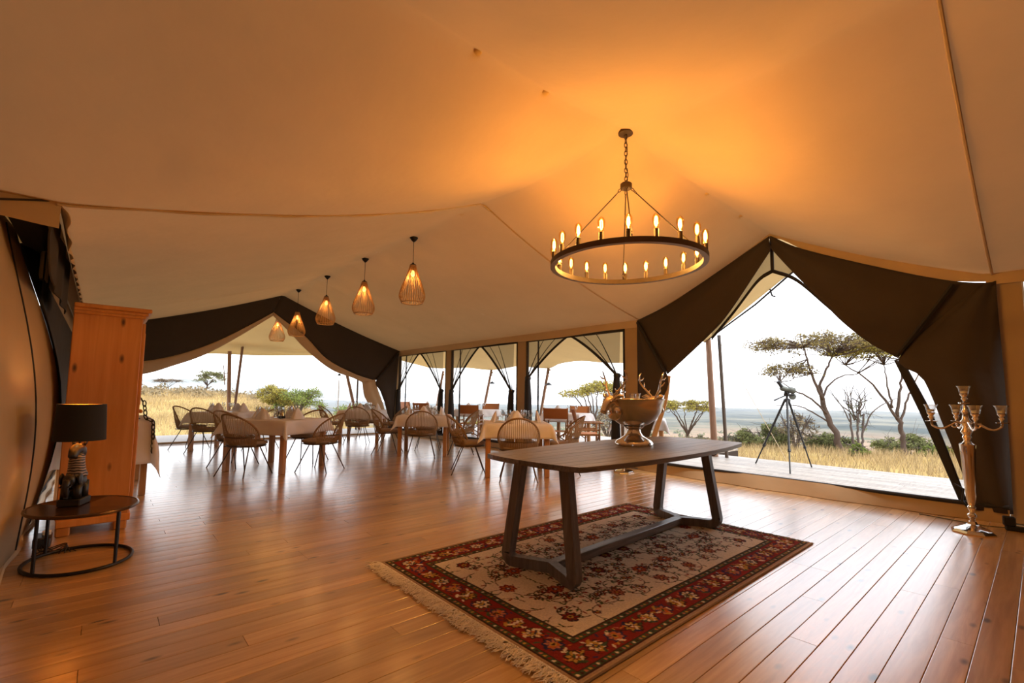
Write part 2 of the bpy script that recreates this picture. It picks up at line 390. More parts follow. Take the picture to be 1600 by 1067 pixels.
# outside decks: boards run across the view like the photo's pale planks
dk = MB()
def deck_rows(x0, x1, y0, y1, along='X', wd=.14):
    q = y0 if along == 'X' else x0; e = y1 if along == 'X' else x1
    while q < e-.01:
        a = x0 if along == 'X' else y0; z_ = x1 if along == 'X' else y1
        while a < z_-.01:
            l = min(random.uniform(1.8, 3.6), z_-a)
            if along == 'X': dk.box((a+l/2, q+wd/2, -.03), (l-.004, wd-.006, .04))
            else: dk.box((q+wd/2, a+l/2, -.03), (wd-.006, l-.004, .04))
            a += l
        q += wd
deck_rows(-4.9, 3.4, 6.98, 10.02); deck_rows(-12.9, -4.9, 6.98, 11.6); deck_rows(-15.9, -13.2, -.6, 7.0, 'Y'); deck_rows(-15.9, -12.9, 7.0, 11.6, 'X')
deck = thing('deck', 'pale weathered timber deck outside the tent openings', 'deck'); del deck['category']; del deck['label']; struct(deck)
stuff(dk.build('deck_boards', 'deck_wood', deck, sharp=.3))
sk = MB()
for x0, x1, y0, y1 in ((-4.9, 3.4, 6.98, 10.0), (-15.88, -4.9, 6.98, 11.58), (-15.88, -13.2, -.6, 7.0)): sk.box(((x0+x1)/2, (y0+y1)/2, -.35), (x1-x0, y1-y0, .58))
sk.build('deck_base', 'under_floor', deck)
# ================================================================ tent roof
def zr(x): return 3.58+.17*min(1.15, max(0, (XL-x)/8.57))
def zX(x, y, sag=.13):
    t = min(1, abs(y-YC)/(GY1-YC if y > YC else YC+.3)); 
    return EAVE+(zr(x)-EAVE)*(1-t)-sag*4*t*(1-t)*(1-.25*t)
def zY(x, y):
    s = abs(x-(XL+XR)/2); top = 3.53-.05*min(1, abs(y-YC)/3.45)
    t = min(1, s/2.085); return top-(top-2.50)*t-.05*4*t*(1-t)
def smax(a, b, k=.38): h = max(k-abs(a-b), 0)/k; return max(a, b)+h*h*k*.25
def roof(x, y):
    if y < -.3 and XL <= x <= XR: return zY(x, y)
    if XL <= x <= XR:
        e = min(1, min(x-XL, XR-x)/.8); a = zX(x, y, .14)-.07*e*max(0, 1-abs(y-YC)/2.5); return a*(1-e)+e*smax(a, zY(x, y)) if y < 6.0 and y > .3 else smax(a, zY(x, y), (.38*e+.001))
    d = (XL-x) if x < XL else (x-XR); t = min(1, abs(y-YC)/(GY1-YC if y > YC else YC+.3))
    bump = .11*(1-math.exp(-d/.45))*4*t*(1-t)*(1-t*.3)
    bay = (d % 2.93)/2.93; sc = -.035*math.sin(PI*bay)*max(0, 1-t*6)      # ridge scallops between poles
    return zX(x, y, .14)+bump*(.8 if d < 6 else .5)+sc
def roof_panel(name, x0, x1, y0, y1, nx, ny, parent=None):
    mb = MB(); mb.grid(lambda u, v: (x0+(x1-x0)*u, y0+(y1-y0)*v, roof(x0+(x1-x0)*u, y0+(y1-y0)*v)), nx, ny)
    return mb.build(name, 'ceiling_canvas', parent, sharp=0)
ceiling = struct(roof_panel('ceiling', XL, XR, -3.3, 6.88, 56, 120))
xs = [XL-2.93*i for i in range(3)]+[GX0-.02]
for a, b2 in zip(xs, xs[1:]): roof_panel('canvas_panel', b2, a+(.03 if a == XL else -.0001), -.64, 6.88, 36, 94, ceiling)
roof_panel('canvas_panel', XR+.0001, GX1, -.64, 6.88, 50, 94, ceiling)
for x in (XL, XR):
    MB().tube([(x+.0, y, roof(x, y)-.004+.004*math.sin(y*9)) for y in (np.linspace(-.32, YC+.12, 60) if x == XL else np.linspace(-.32, 6.86, 80))], .011, 6).build('seam', 'cream_canvas', ceiling)
# poles under the canvas push small points into the ridge
for x, y in ((-2.39, 5.0), (-2.39, 5.9), (-2.39, 2.4), (-2.39, 1.75), (-4.9, YC)):
    MB().sphere((x, y, roof(x, y)+.008), (.035, .035, .016), 10, 6).build('ridge_boss', 'ceiling_canvas', ceiling)
# valances hanging from the eaves
def valance(name, p0, p1, drop, n=40, mat='cream_canvas', wob=.012):
    p0 = v3(p0); p1 = v3(p1); d = p1-p0; nn = v3((-d[1], d[0], 0)); nn /= np.linalg.norm(nn); ph = random.random()*9
    def fn(u, v):
        p = p0+d*u+nn*wob*v*math.sin(u*np.linalg.norm(d)*5+ph); return (p[0], p[1], p[2]-drop*v*(1+.08*math.sin(u*17+ph)))
    mb = MB(); mb.grid(fn, n, 4, .006); o = mb.build(name, mat); struct(o); return o
valance('trim_1', (XL, 6.80, 2.54), (GX0, 6.80, 2.52), .16, 80)
valance('trim_2', (XR-.05, 6.80, 2.54), (GX1, 6.80, 2.54), .15, 40)
valance('trim_3', (XL-.01, -.30, 2.56), (XL-.01, -3.2, 2.56), .22, 30)
valance('trim_4', (XR+.01, -.30, 2.56), (XR+.01, -3.2, 2.56), .22, 30)
# gable strips over the north doorway and the west doorway
def xz(P, y): return [(p[0], y, p[1]) for p in P]
def yz(P, x): return [(x, p[0], p[1]) for p in P]
def loft(A, B, n, m, thick, bul=(0,0,0), rip=(0,0,0), nr=3, sm=True):
    A = smooth(A, 40) if sm else A; B = smooth(B, 40) if sm else B; bul = v3(bul); rip = v3(rip)
    def fn(u, v):
        p = poly_at(A, u)*(1-v)+poly_at(B, u)*v
        return p+bul*math.sin(PI*u)*math.sin(PI*v)+rip*math.sin(v*PI*nr+u*2.0)
    mb = MB(); mb.grid(fn, n, m, thick); return mb
top = [(-4.52, 2.58), (-3.95, 2.85), (-3.42, 3.12), (-2.9, 3.35), (-2.39, 3.50), (-1.94, 3.33), (-1.45, 3.10), (-1.03, 2.90), (-.6, 2.66), (-.20, 2.53)]
low = [(-4.52, 2.47), (-3.95, 2.66), (-3.42, 2.90), (-2.9, 3.15), (-2.38, 3.42), (-1.94, 3.14), (-1.45, 2.88), (-1.03, 2.68), (-.6, 2.50), (-.20, 2.42)]
struct(loft(xz(top, 6.82), xz(low, 6.82), 40, 4, .006).build('trim_5', 'cream_canvas'))
# ================================================================ north wall
wn = MB()
def cbox(mb, x0, x1, y0, y1, z0, z1): mb.bbox(((x0+x1)/2, (y0+y1)/2, (z0+z1)/2), (x1-x0, y1-y0, z1-z0), .012)
PIL = [(-13.32, -13.06), (-10.44, -10.20), (-7.60, -7.32), (-4.79, -4.50), (XR-.0, -.06), (2.2, 2.5), (3.7, 4.0)]
for x0, x1 in PIL: cbox(wn, x0, x1, 6.83, 6.93, 0, 2.46)
cbox(wn, -13.3, -4.5, 6.84, 6.92, 0, .12); cbox(wn, XR, 4.0, 6.84, 6.92, 0, .14)
def sill(u, v):
    x = -4.5+(XR+4.5)*u; return (x, 6.78-.13*math.sin(PI*u)**.8*(1-v)-.02*math.sin(u*31)*(1-v), .0+.155*v)
wn.grid(sill, 50, 4, .02)
wall_n = struct(wn.build('wall_north', 'wall_canvas'))
sl2 = MB(); sl2.tube([(-4.5+(XR+4.5)*u, 6.78-.02*math.sin(u*9), .16-.012*math.sin(PI*u)) for u in np.linspace(0, 1, 40)], .022, 8); sl2.build('sill_hem', 'dark_webbing', wall_n)
# wall continues east of the crossing: dark rolled window beyond the beige post
loft([(-.05, 6.80, 2.40), (2.2, 6.80, 2.40)], [(-.05, 6.80, .16), (2.2, 6.80, .16)], 30, 14, .012, (0, -.03, 0), (0, .01, 0), 5, False).build('rolled_blind', 'dark_canvas', wall_n)
loft([(2.45, 6.82, 2.45), (3.75, 6.82, 2.45)], [(2.45, 6.82, .1), (3.75, 6.82, .1)], 6, 6, .012, sm=False).build('canvas_panel', 'wall_canvas', wall_n)
# windows of the north wall: dark bound frames with tied gauze curtains
bays = [(-13.06, -10.44, 1.31), (-10.20, -7.60, 1.30), (-7.32, -4.79, 1.58)]
BN = ['far corner window', 'middle window', 'window beside the wide doorway']
for i, (x0, x1, zt) in enumerate(bays):
    fr = MB()
    for x in (x0+.02, x1-.02): fr.bbox((x, 6.86, 1.23), (.05, .05, 2.36), .01)
    fr.bbox(((x0+x1)/2, 6.86, 2.385), (x1-x0, .045, .07), .01); fr.bbox(((x0+x1)/2, 6.86, .14), (x1-x0, .045, .06), .01)
    wf = struct(fr.build('window_%d' % (i+1), 'dark_webbing'))
    pl = MB(); pl.tube([(x0+.28, 6.93, .1), (x0+.28, 6.93, 2.4)], .018, 8); pl.build('frame_pole', 'dark_iron', wf)
    xm = (x0+x1)/2+.02
    for s in (0, 1):
        xs_ = x0+.05 if s == 0 else x1-.05; sg = 1 if s == 0 else -1
        th = thing('gauze_curtain', 'grey gauze curtain of the %s, %s half' % (BN[i], 'far-gable' if s == 0 else 'stag-bowl'), 'curtain', (xs_, 6.80, 0), 0, 'gauze curtains of the north windows')
        W = abs(xm-xs_); tie = (sg*.10, 0, zt)
        def veil(u, v, W=W, sg=sg, zt=zt):
            # top edge from post (u=0) to window middle (u=1), gathered to the tie at v=1
            xa = sg*W*u; xb = sg*(.03+.09*u); k = v**.9
            return (xa*(1-k)+xb*k, -.02+.02*math.sin(u*22)*(.35+v)*(1-.3*v), 2.36*(1-v)+zt*v+.03*math.sin(PI*v)*u)
        mb = MB(); mb.grid(veil, 44, 14); mb.build('veil', 'gauze', th, sharp=0)
        hem = MB(); hem.grid(lambda u, v, W=W, sg=sg, zt=zt: tuple(v3(veil(1, u))+v3((-sg*.085*v*(1-.2*u), -.004, .005*v))), 16, 2, .004); hem.build('hem', 'dark_webbing', th, sharp=0)
        for uu in (.45, .72):
            f = MB(); f.tube([v3(veil(uu+.0, k))+v3((0, -.006, 0)) for k in np.linspace(.02, 1, 10)], [.006+.006*k for k in np.linspace(0, 1, 10)], 5); f.build('fold', 'dark_webbing', th)
        tail = MB(); tail.tube([(sg*.075, -.02, zt+.03), (sg*.075, -.03, zt-.08), (sg*.09, -.03, zt-.45), (sg*.10, -.03, .5), (sg*.10, -.03, .17)], [.05, .06, .075, .085, .09], 10); tail.build('gathered_tail', 'dark_webbing', th)
        bd = MB(); bd.lathe([(.062, -.03), (.068, 0), (.062, .03)], 14, (sg*.075, -.02, zt-.01), cap=False); bd.tube([(0, .02, zt), (sg*.04, -.01, zt)], .012, 6); bd.build('tie_band', 'black_plastic', th)
# ---- doorway flaps of the north gable
def flap(name, label, cat, group, parts):
    th = thing(name, label, cat, (0, 0, 0), 0, group); return th
yF = 6.78
fl1 = thing('door_flap', 'dark canvas door flap tied back beside the stag bowl, at the wide doorway', 'tent flap', (-4.4, yF, 0), 0, 'door flaps of the north doorway')
def rel(mb, o): mb.v = [(p[0]-o.location[0], p[1]-o.location[1], p[2]-o.location[2]) for p in mb.v]; return mb
U = [(-4.5, 2.5), (-3.95, 2.68), (-3.42, 2.92), (-2.37, 3.44)]; I = [(-3.94, 1.57), (-3.25, 2.13), (-2.92, 2.46), (-2.36, 3.22)]
rel(loft(xz(U, yF), xz(I, yF), 30, 14, .01, (0, -.06, 0), (0, .012, 0), 3), fl1).build('canvas_sweep', 'dark_canvas', fl1, sharp=0)
rel(loft(xz([(-4.5, 2.5), (-4.5, 1.3), (-4.5, .1)], yF), xz([(-4.46, 2.46), (-3.93, 1.56), (-4.03, 1.15), (-4.25, .6), (-4.42, .1)], yF-.02), 24, 8, .01, (0, -.05, 0), (0, .015, 0), 3), fl1).build('canvas_side', 'dark_canvas', fl1, sharp=0)
rel(loft(xz([(-3.95, 1.55), (-4.02, 1.1), (-4.22, .6), (-4.38, .1)], yF-.02), xz([(-3.88, 1.54), (-3.95, 1.12), (-4.13, .6), (-4.29, .1)], yF-.01), 16, 3, .01), fl1).build('hem', 'cream_canvas', fl1, sharp=0)
st = MB(); st.tube([(-4.46, yF-.05, 2.46), (-4.2, yF-.075, 2.05), (-3.95, yF-.05, 1.58)], .022, 6); rel(st, fl1).build('strap', 'dark_webbing', fl1)
fl2 = thing('door_flap', 'dark canvas door flap tied back behind the candelabra, at the wide doorway', 'tent flap', (-.5, yF, 0), 0, 'door flaps of the north doorway')
U = [(-.25, 2.41), (-.55, 2.48), (-1.04, 2.69), (-1.95, 3.15), (-2.36, 3.44)]; I = [(-1.07, 1.69), (-1.30, 1.86), (-1.56, 2.14), (-1.77, 2.43), (-2.12, 2.92), (-2.35, 3.26)]
rel(loft(xz(U, yF), xz(I, yF), 30, 14, .01, (0, -.07, 0), (0, .014, 0), 3), fl2).build('canvas_sweep', 'dark_canvas', fl2, sharp=0)
rel(loft(xz([(-.25, 2.43), (-.24, 1.2), (-.25, .1)], yF), xz([(-.36, 2.4), (-1.04, 1.70), (-.85, 1.44), (-.70, .9), (-.58, .42), (-.52, .10)], yF-.02), 26, 8, .01, (0, -.06, 0), (0, .018, 0), 3), fl2).build('canvas_side', 'dark_canvas', fl2, sharp=0)
rel(loft(xz([(-1.10, 1.66), (-.88, 1.0), (-.66, .26), (-.62, .12)], yF+.02), xz([(-1.01, 1.64), (-.78, 1.0), (-.60, .30), (-.56, .12)], yF+.02), 20, 3, .01), fl2).build('mesh_hem', 'dark_webbing', fl2, sharp=0)
rel(loft(xz([(-1.01, 1.63), (-.79, 1.0), (-.60, .30)], yF+.03), xz([(-.98, 1.66), (-.84, 1.44), (-.68, .9), (-.56, .36)], yF+.03), 12, 3, 0), fl2).build('clear_window', 'clear_sheet', fl2, sharp=0)
st = MB(); st.tube([(-.56, yF-.05, 2.44), (-.8, yF-.085, 2.07), (-1.06, yF-.05, 1.70)], .024, 6); rel(st, fl2).build('strap', 'dark_webbing', fl2)
ct = MB(); ct.tube([(-.66, 6.74, .34), (-.585, 6.72, .30), (-.60, 6.72, .18), (-.56, 6.71, .12)], .011, 6); rel(ct, fl2).build('hem_cord', 'dark_webbing', fl2)
# central drop strap and the two gauze edges under the peak
pk = thing('peak_screen', 'gauze screen corners and black straps hanging from the peak of the wide doorway', 'screen', (-2.37, 6.86, 2.9))
rel(MB().bbox((-2.37, 6.86, 3.20), (.045, .02, .44), .006), pk).build('drop_strap', 'dark_webbing', pk)
for A, B in (([(-2.37, 2.99), (-2.57, 2.88), (-2.92, 2.47), (-3.25, 2.12)], -1), ([(-2.37, 2.99), (-2.09, 2.82), (-1.77, 2.45), (-1.40, 2.0)], 1)):
    lo = [(p[0], p[1]-.055) for p in A]
    rel(loft(xz(A, 6.86), xz(lo, 6.86), 20, 2, .006), pk).build('edge_strap', 'dark_webbing', pk, sharp=0)
    hi = [(-2.37, 3.42), (-2.37+B*.25, 3.25), (-2.37+B*.6, 2.95), (-2.37+B*.9, 2.7)]
    rel(loft(xz(hi, 6.87), xz(A, 6.87), 16, 4, 0), pk).build('gauze_corner', 'gauze', pk, sharp=0)
# ================================================================ west wall and its doorway
xW = GX0
ww = MB()
ww.grid(lambda u, v: (xW, 6.62+.24*u, 2.52*v), 2, 6, .02); ww.grid(lambda u, v: (xW, -.38+.5*u, 2.52*v), 2, 6, .02)
ww.bbox((xW, 3.2, .03), (.06, 6.5, .05), .01)
wall_w = struct(ww.build('wall_west', 'wall_canvas'))
wf = thing('door_flap', 'dark canvas flap with rolled cream edge swagged along the far gable doorway', 'tent flap', (xW, 3.3, 0))
xF = xW+.06
wt = [(y, roof(GX0+.05, y)+.03) for y in (-.29, .3, .9, 1.6, 2.2, 2.74, 3.1, 3.36)]; wl = [(-.35, 1.66), (.64, 1.84), (1.33, 2.06), (2.02, 2.42), (2.77, 2.94), (3.20, 3.26)]; wb = [(-.35, 1.42), (.63, 1.56), (1.18, 1.78), (1.75, 2.06), (2.39, 2.52), (3.2, 3.18)]
rel(loft(yz(wt, xF), yz(wl, xF), 34, 8, .01, (.05, 0, 0), (.012, 0, 0), 3), wf).build('dark_band', 'dark_canvas', wf, sharp=0)
rel(loft(yz(wl, xF+.01), yz(wb, xF-.05), 34, 6, .012, (.05, 0, 0), (.015, 0, 0), 2), wf).build('cream_roll', 'cream_canvas', wf, sharp=0)
wt = [(y, roof(GX0+.05, y)+.03) for y in (3.36, 3.7, 4.06, 4.6, 5.07, 5.7, 6.3, 6.83)]; wl = [(3.20, 3.26), (3.48, 3.07), (4.03, 2.69), (4.6, 2.14), (5.38, 1.77), (6.05, 1.58)]; wb = [(3.2, 3.18), (3.60, 2.80), (4.11, 2.31), (4.76, 1.85), (5.39, 1.64), (5.70, 1.50)]
rel(loft(yz(wt, xF), yz(wl, xF), 34, 10, .01, (.06, 0, 0), (.012, 0, 0), 3), wf).build('dark_band', 'dark_canvas', wf, sharp=0)
rel(loft(yz(wl, xF-.01), yz(wb, xF-.05), 34, 6, .012, (.04, 0, 0), (.015, 0, 0), 2), wf).build('cream_roll', 'cream_canvas', wf, sharp=0)
rel(loft(yz([(6.78, 2.50), (6.72, 1.4), (6.66, .1)], xF), yz([(6.72, 2.46), (6.06, 1.58), (6.20, 1.3), (6.42, .75), (6.52, .1)], xF+.02), 20, 8, .01, (.05, 0, 0), (.012, 0, 0), 3), wf).build('side_drop', 'dark_canvas', wf, sharp=0)
rel(loft(yz([(6.04, 1.62), (6.14, 1.3), (6.34, .8), (6.48, .15)], xF), yz([(5.66, 1.54), (5.75, 1.1), (6.02, .7), (6.35, .15)], xF-.04), 16, 8, .01, (.05, 0, 0), (.02, 0, 0), 4), wf).build('cream_tail', 'cream_canvas', wf, sharp=0)
st = MB(); st.tube([(xF+.05, 6.74, 2.44), (xF+.08, 6.4, 2.0), (xF+.05, 6.06, 1.6)], .022, 6); rel(st, wf).build('strap', 'dark_webbing', wf)
# ================================================================ south wall; unseen east wall and entrance-bay back, closed to block light
ws = MB()
def sy(x, v):
    """inner face of the south wall: hung outside the eave, billowing inwards, base roll near the boards"""
    k = sstep(-3.9, -5.6, -abs(x)) if False else min(1, max(0, (-x-4.2)/1.4))
    return -.42-.20*v+(.04+.24*k)*math.sin(PI*min(1, v*.96+.02))**1.2*(1-.35*v)+.010*math.sin(x*6+v*2)
def spanel(x0, x1, n, far=False):
    ws.grid(lambda u, v: (x0+(x1-x0)*u, (-.46-.05*v if far else sy(x0+(x1-x0)*u, v)), 2.46*v), n, 16, .012)
spanel(-5.80, -4.05, 20)
spanel(-13.05, -12.0, 6, True); spanel(-10.1, -8.9, 6, True); ws.bbox((-9.5, -.48, .06), (7.0, .05, .10), .01); ws.bbox((-9.5, -.48, 2.36), (7.0, .05, .30), .01)
wall_s = struct(ws.build('wall_south', 'wall_canvas', sharp=0))
MB().tube([(x, sy(max(x, -5.8), 0)-.0+.01*math.sin(x*7), .02) for x in np.linspace(-13, -4.05, 50)], .026, 8).build('wall_roll', 'cream_canvas', wall_s)
MB().tube([(-4.92, sy(-4.92, v)+.010, 2.46*v) for v in np.linspace(.02, .98, 14)], .005, 6).build('panel_seam', 'dark_webbing', wall_s)
db = MB(); db.grid(lambda u, v: (-5.76-.50*u, (sy(-5.8, v)+.012)*(1-u)-.462*u+.012*math.sin(u*7), .06+2.40*v), 8, 14, .012); db.build('bound_edge', 'dark_webbing', wall_s, sharp=0)
mb = MB(); mb.grid(lambda u, v: (-6.0-7.0*u, -.47, .50+1.96*v), 16, 6, .012); mb.build('dark_panel', 'dark_canvas', wall_s)
# ragged lace-like edge of the south eave, with a dark flap behind it
mb = MB(); mb.grid(lambda u, v: (-4.50-8.4*u, -.31+.05*v+.012*math.sin(u*160)*v, 2.50-(.05+.15*min(1, u*14))*v-.014*abs(math.sin(u*120))*v), 180, 3, .006); struct(mb.build('trim_6', 'cream_canvas', sharp=0))
mb = MB(); mb.grid(lambda u, v: (-4.47-2.4*u, -.345-.25*v, 2.51-.06*v), 10, 3, .01); mb.grid(lambda u, v: (-4.49-2.4*u, -.345-.012*math.sin(u*20), 2.50-(.09+.40*min(1, u*6))*v), 20, 4, .01); mb.build('eave_flap', 'dark_canvas', wall_s)
mb = MB(); mb.grid(lambda u, v: (-4.5-8.5*u, -.33-.30*v, 2.50-.02*v), 20, 2, .01); mb.build('eave_return', 'wall_canvas', wall_s)
be = MB(); be.grid(lambda u, v: (GX1, GY0+(GY1-GY0)*u, 3.6*v if False else (roof(GX1-.001, max(-.29, GY0+(GY1-GY0)*u)))*v), 30, 8, .02)
struct(be.build('wall_unseen_east', 'wall_canvas', sharp=0))  # unseen end wall, closes the east arm to keep light out
bk = MB(); bk.grid(lambda u, v: (XL+(XR-XL)*u, -3.28, roof(XL+(XR-XL)*u, -3.28)*v), 24, 8, .02)
for x, sgn in ((XL, 1), (XR, -1)): bk.grid(lambda u, v, x=x: (x, -.62-2.66*u, 2.5*v), 10, 6, .02)
bk.grid(lambda u, v: (XR+(GX1-XR)*u, -.38, 2.5*v), 20, 6, .02)
struct(bk.build('wall_unseen_back', 'wall_canvas', sharp=0))  # unseen enclosure behind the camera, added to block light
# ================================================================ awnings outside
an = thing('veranda_awning', 'cream canvas awning stretched over the deck outside the windows', 'awning', (-10, 9.95, 2.1))
ed = [(-16.6, 10, 2.30), (-15.4, 10.0, 2.22), (-14.0, 10.0, 2.20), (-12.4, 10.0, 2.06), (-11.1, 10.0, 2.14), (-9.75, 10.0, 2.02), (-9.3, 10.0, 2.14), (-8.5, 10.0, 2.19), (-7.6, 10, 2.10), (-6.2, 10, 2.03)]
tp = [(-16.2, 6.95, 2.78), (-12, 6.95, 2.78), (-9, 6.95, 2.78), (-4.55, 6.95, 2.78)]
rel(loft(tp, ed, 60, 14, .01, (0, 0, .05)), an).build('canopy', 'awning_canvas', an, sharp=0)
for xt, xb in ((-15.45, -16.35), (-12.43, -13.25), (-9.70, -10.35), (-6.75, -7.0)):
    p = MB(); p.tube([(xb, 10.15, -.05), (xt, 10.0, 2.12)], [.045, .04], 10); rel(p, an).build('awning_pole', 'pole_wood', an)
    q = MB(); q.tube([(xt, 10.0, 2.02), (xt+.03, 9.97, 1.9), (xt+.01, 9.99, 1.86)], .012, 6); q.tube([(xt, 10, 2.0), (xt-.01, 10, 1.96)], .05, 8); rel(q, an).build('lashing', 'rope', an)
aw = thing('veranda_awning', 'cream canvas awning with timber beam beyond the far gable doorway', 'awning', (-15.6, 3.6, 2.3))
ed = [(-15.9, -.8, 1.75), (-15.8, .8, 2.05), (-15.7, 2.2, 2.28), (-15.7, 3.6, 2.32), (-15.7, 5.2, 2.42), (-15.8, 6.4, 2.4)]
tp = [(-13.2, -.5, 2.7), (-13.2, 1.4, 3.0), (-13.2, 3.36, 3.72), (-13.2, 5.2, 3.0), (-13.2, 6.9, 2.6)]
rel(loft(tp, ed, 40, 12, .01, (0, 0, -.05)), aw).build('canopy', 'awning_canvas', aw, sharp=0)
rel(MB().bbox((-15.2, 3.75, 2.66), (.08, 2.7, .11), .012), aw).build('beam', 'cream_canvas', aw)
p = MB(); p.tube([(-15.3, 2.77, -.05), (-15.3, 2.67, 2.36)], .05, 10); rel(p, aw).build('awning_pole', 'pole_wood', aw)
p = MB(); p.tube([(-15.3, 2.84, -.05), (-15.3, 3.0, 2.7)], .035, 8); rel(p, aw).build('awning_pole', 'pole_wood', aw)
p = MB(); p.tube([(-15.3, 6.62, -.05), (-15.3, 5.95, 2.40)], .05, 10); rel(p, aw).build('awning_pole', 'pole_wood', aw)
p = MB(); p.tube([(-15.3, 6.49, -.05), (-15.3, 6.49, 2.38)], .03, 8); rel(p, aw).build('awning_pole', 'dark_pole_wood', aw)
p = MB(); p.tube([(-15.3, 2.55, 1.95), (-15.3, 2.6, 1.4)], .012, 5); p.tube([(-15.3, 2.58, 1.72), (-15.3, 2.75, 1.74)], .012, 5); rel(p, aw).build('rope', 'rope', aw)
# fly sheet over the north doorway, its posts and guy rope
fy = thing('fly_sheet', 'cream fly sheet and its poles outside the wide doorway peak', 'awning', (-3.2, 8.3, 2.8))
A = [(-2.3, 6.98, 3.52), (-2.25, 8.2, 3.45)]; B = [(-4.4, 6.98, 2.58), (-4.75, 9.7, 2.40)]
rel(loft(A, B, 10, 10, .01, (0, 0, -.05), sm=False), fy).build('canopy', 'awning_canvas', fy, sharp=0)
e = MB(); e.tube([(-2.25, 8.2, 3.45), (-3.4, 8.95, 2.93), (-4.75, 9.7, 2.40)], .016, 6); rel(e, fy).build('edge_cord', 'dark_webbing', fy)
p = MB(); p.tube([(-4.57, 9.68, -.02), (-4.66, 9.68, 2.46)], [.066, .055], 12); rel(p, fy).build('post', 'pole_wood', fy)
rg = MB(); rg.tube([(-4.57+.07*math.cos(a), 9.6, .015+.05+.05*math.sin(a)) for a in np.linspace(0, 2*PI, 12)[:-1]], .008, 6, True); rel(rg, fy).build('ground_ring', 'dark_iron', fy)
p = MB(); p.tube([(-4.32, 9.67, -.02), (-4.42, 9.67, 2.52)], .034, 10); rel(p, fy).build('post', 'dark_pole_wood', fy)
gr = MB(); gr.tube([(-4.42, 9.67, 2.4), (-4.1, 12.6, -.45)], .007, 5); rel(gr, fy).build('guy_rope', 'cream_yarn', fy)
tg = MB(); tg.tube([(-4.42, 9.6, 2.5), (-4.36, 9.55, 2.36), (-4.38, 9.55, 2.22)], .012, 5); tg.tube([(-3.02, 8.6, 3.1), (-2.99, 8.6, 2.98), (-2.94, 8.6, 2.95)], .014, 5); rel(tg, fy).build('tie_tape', 'dark_webbing', fy)
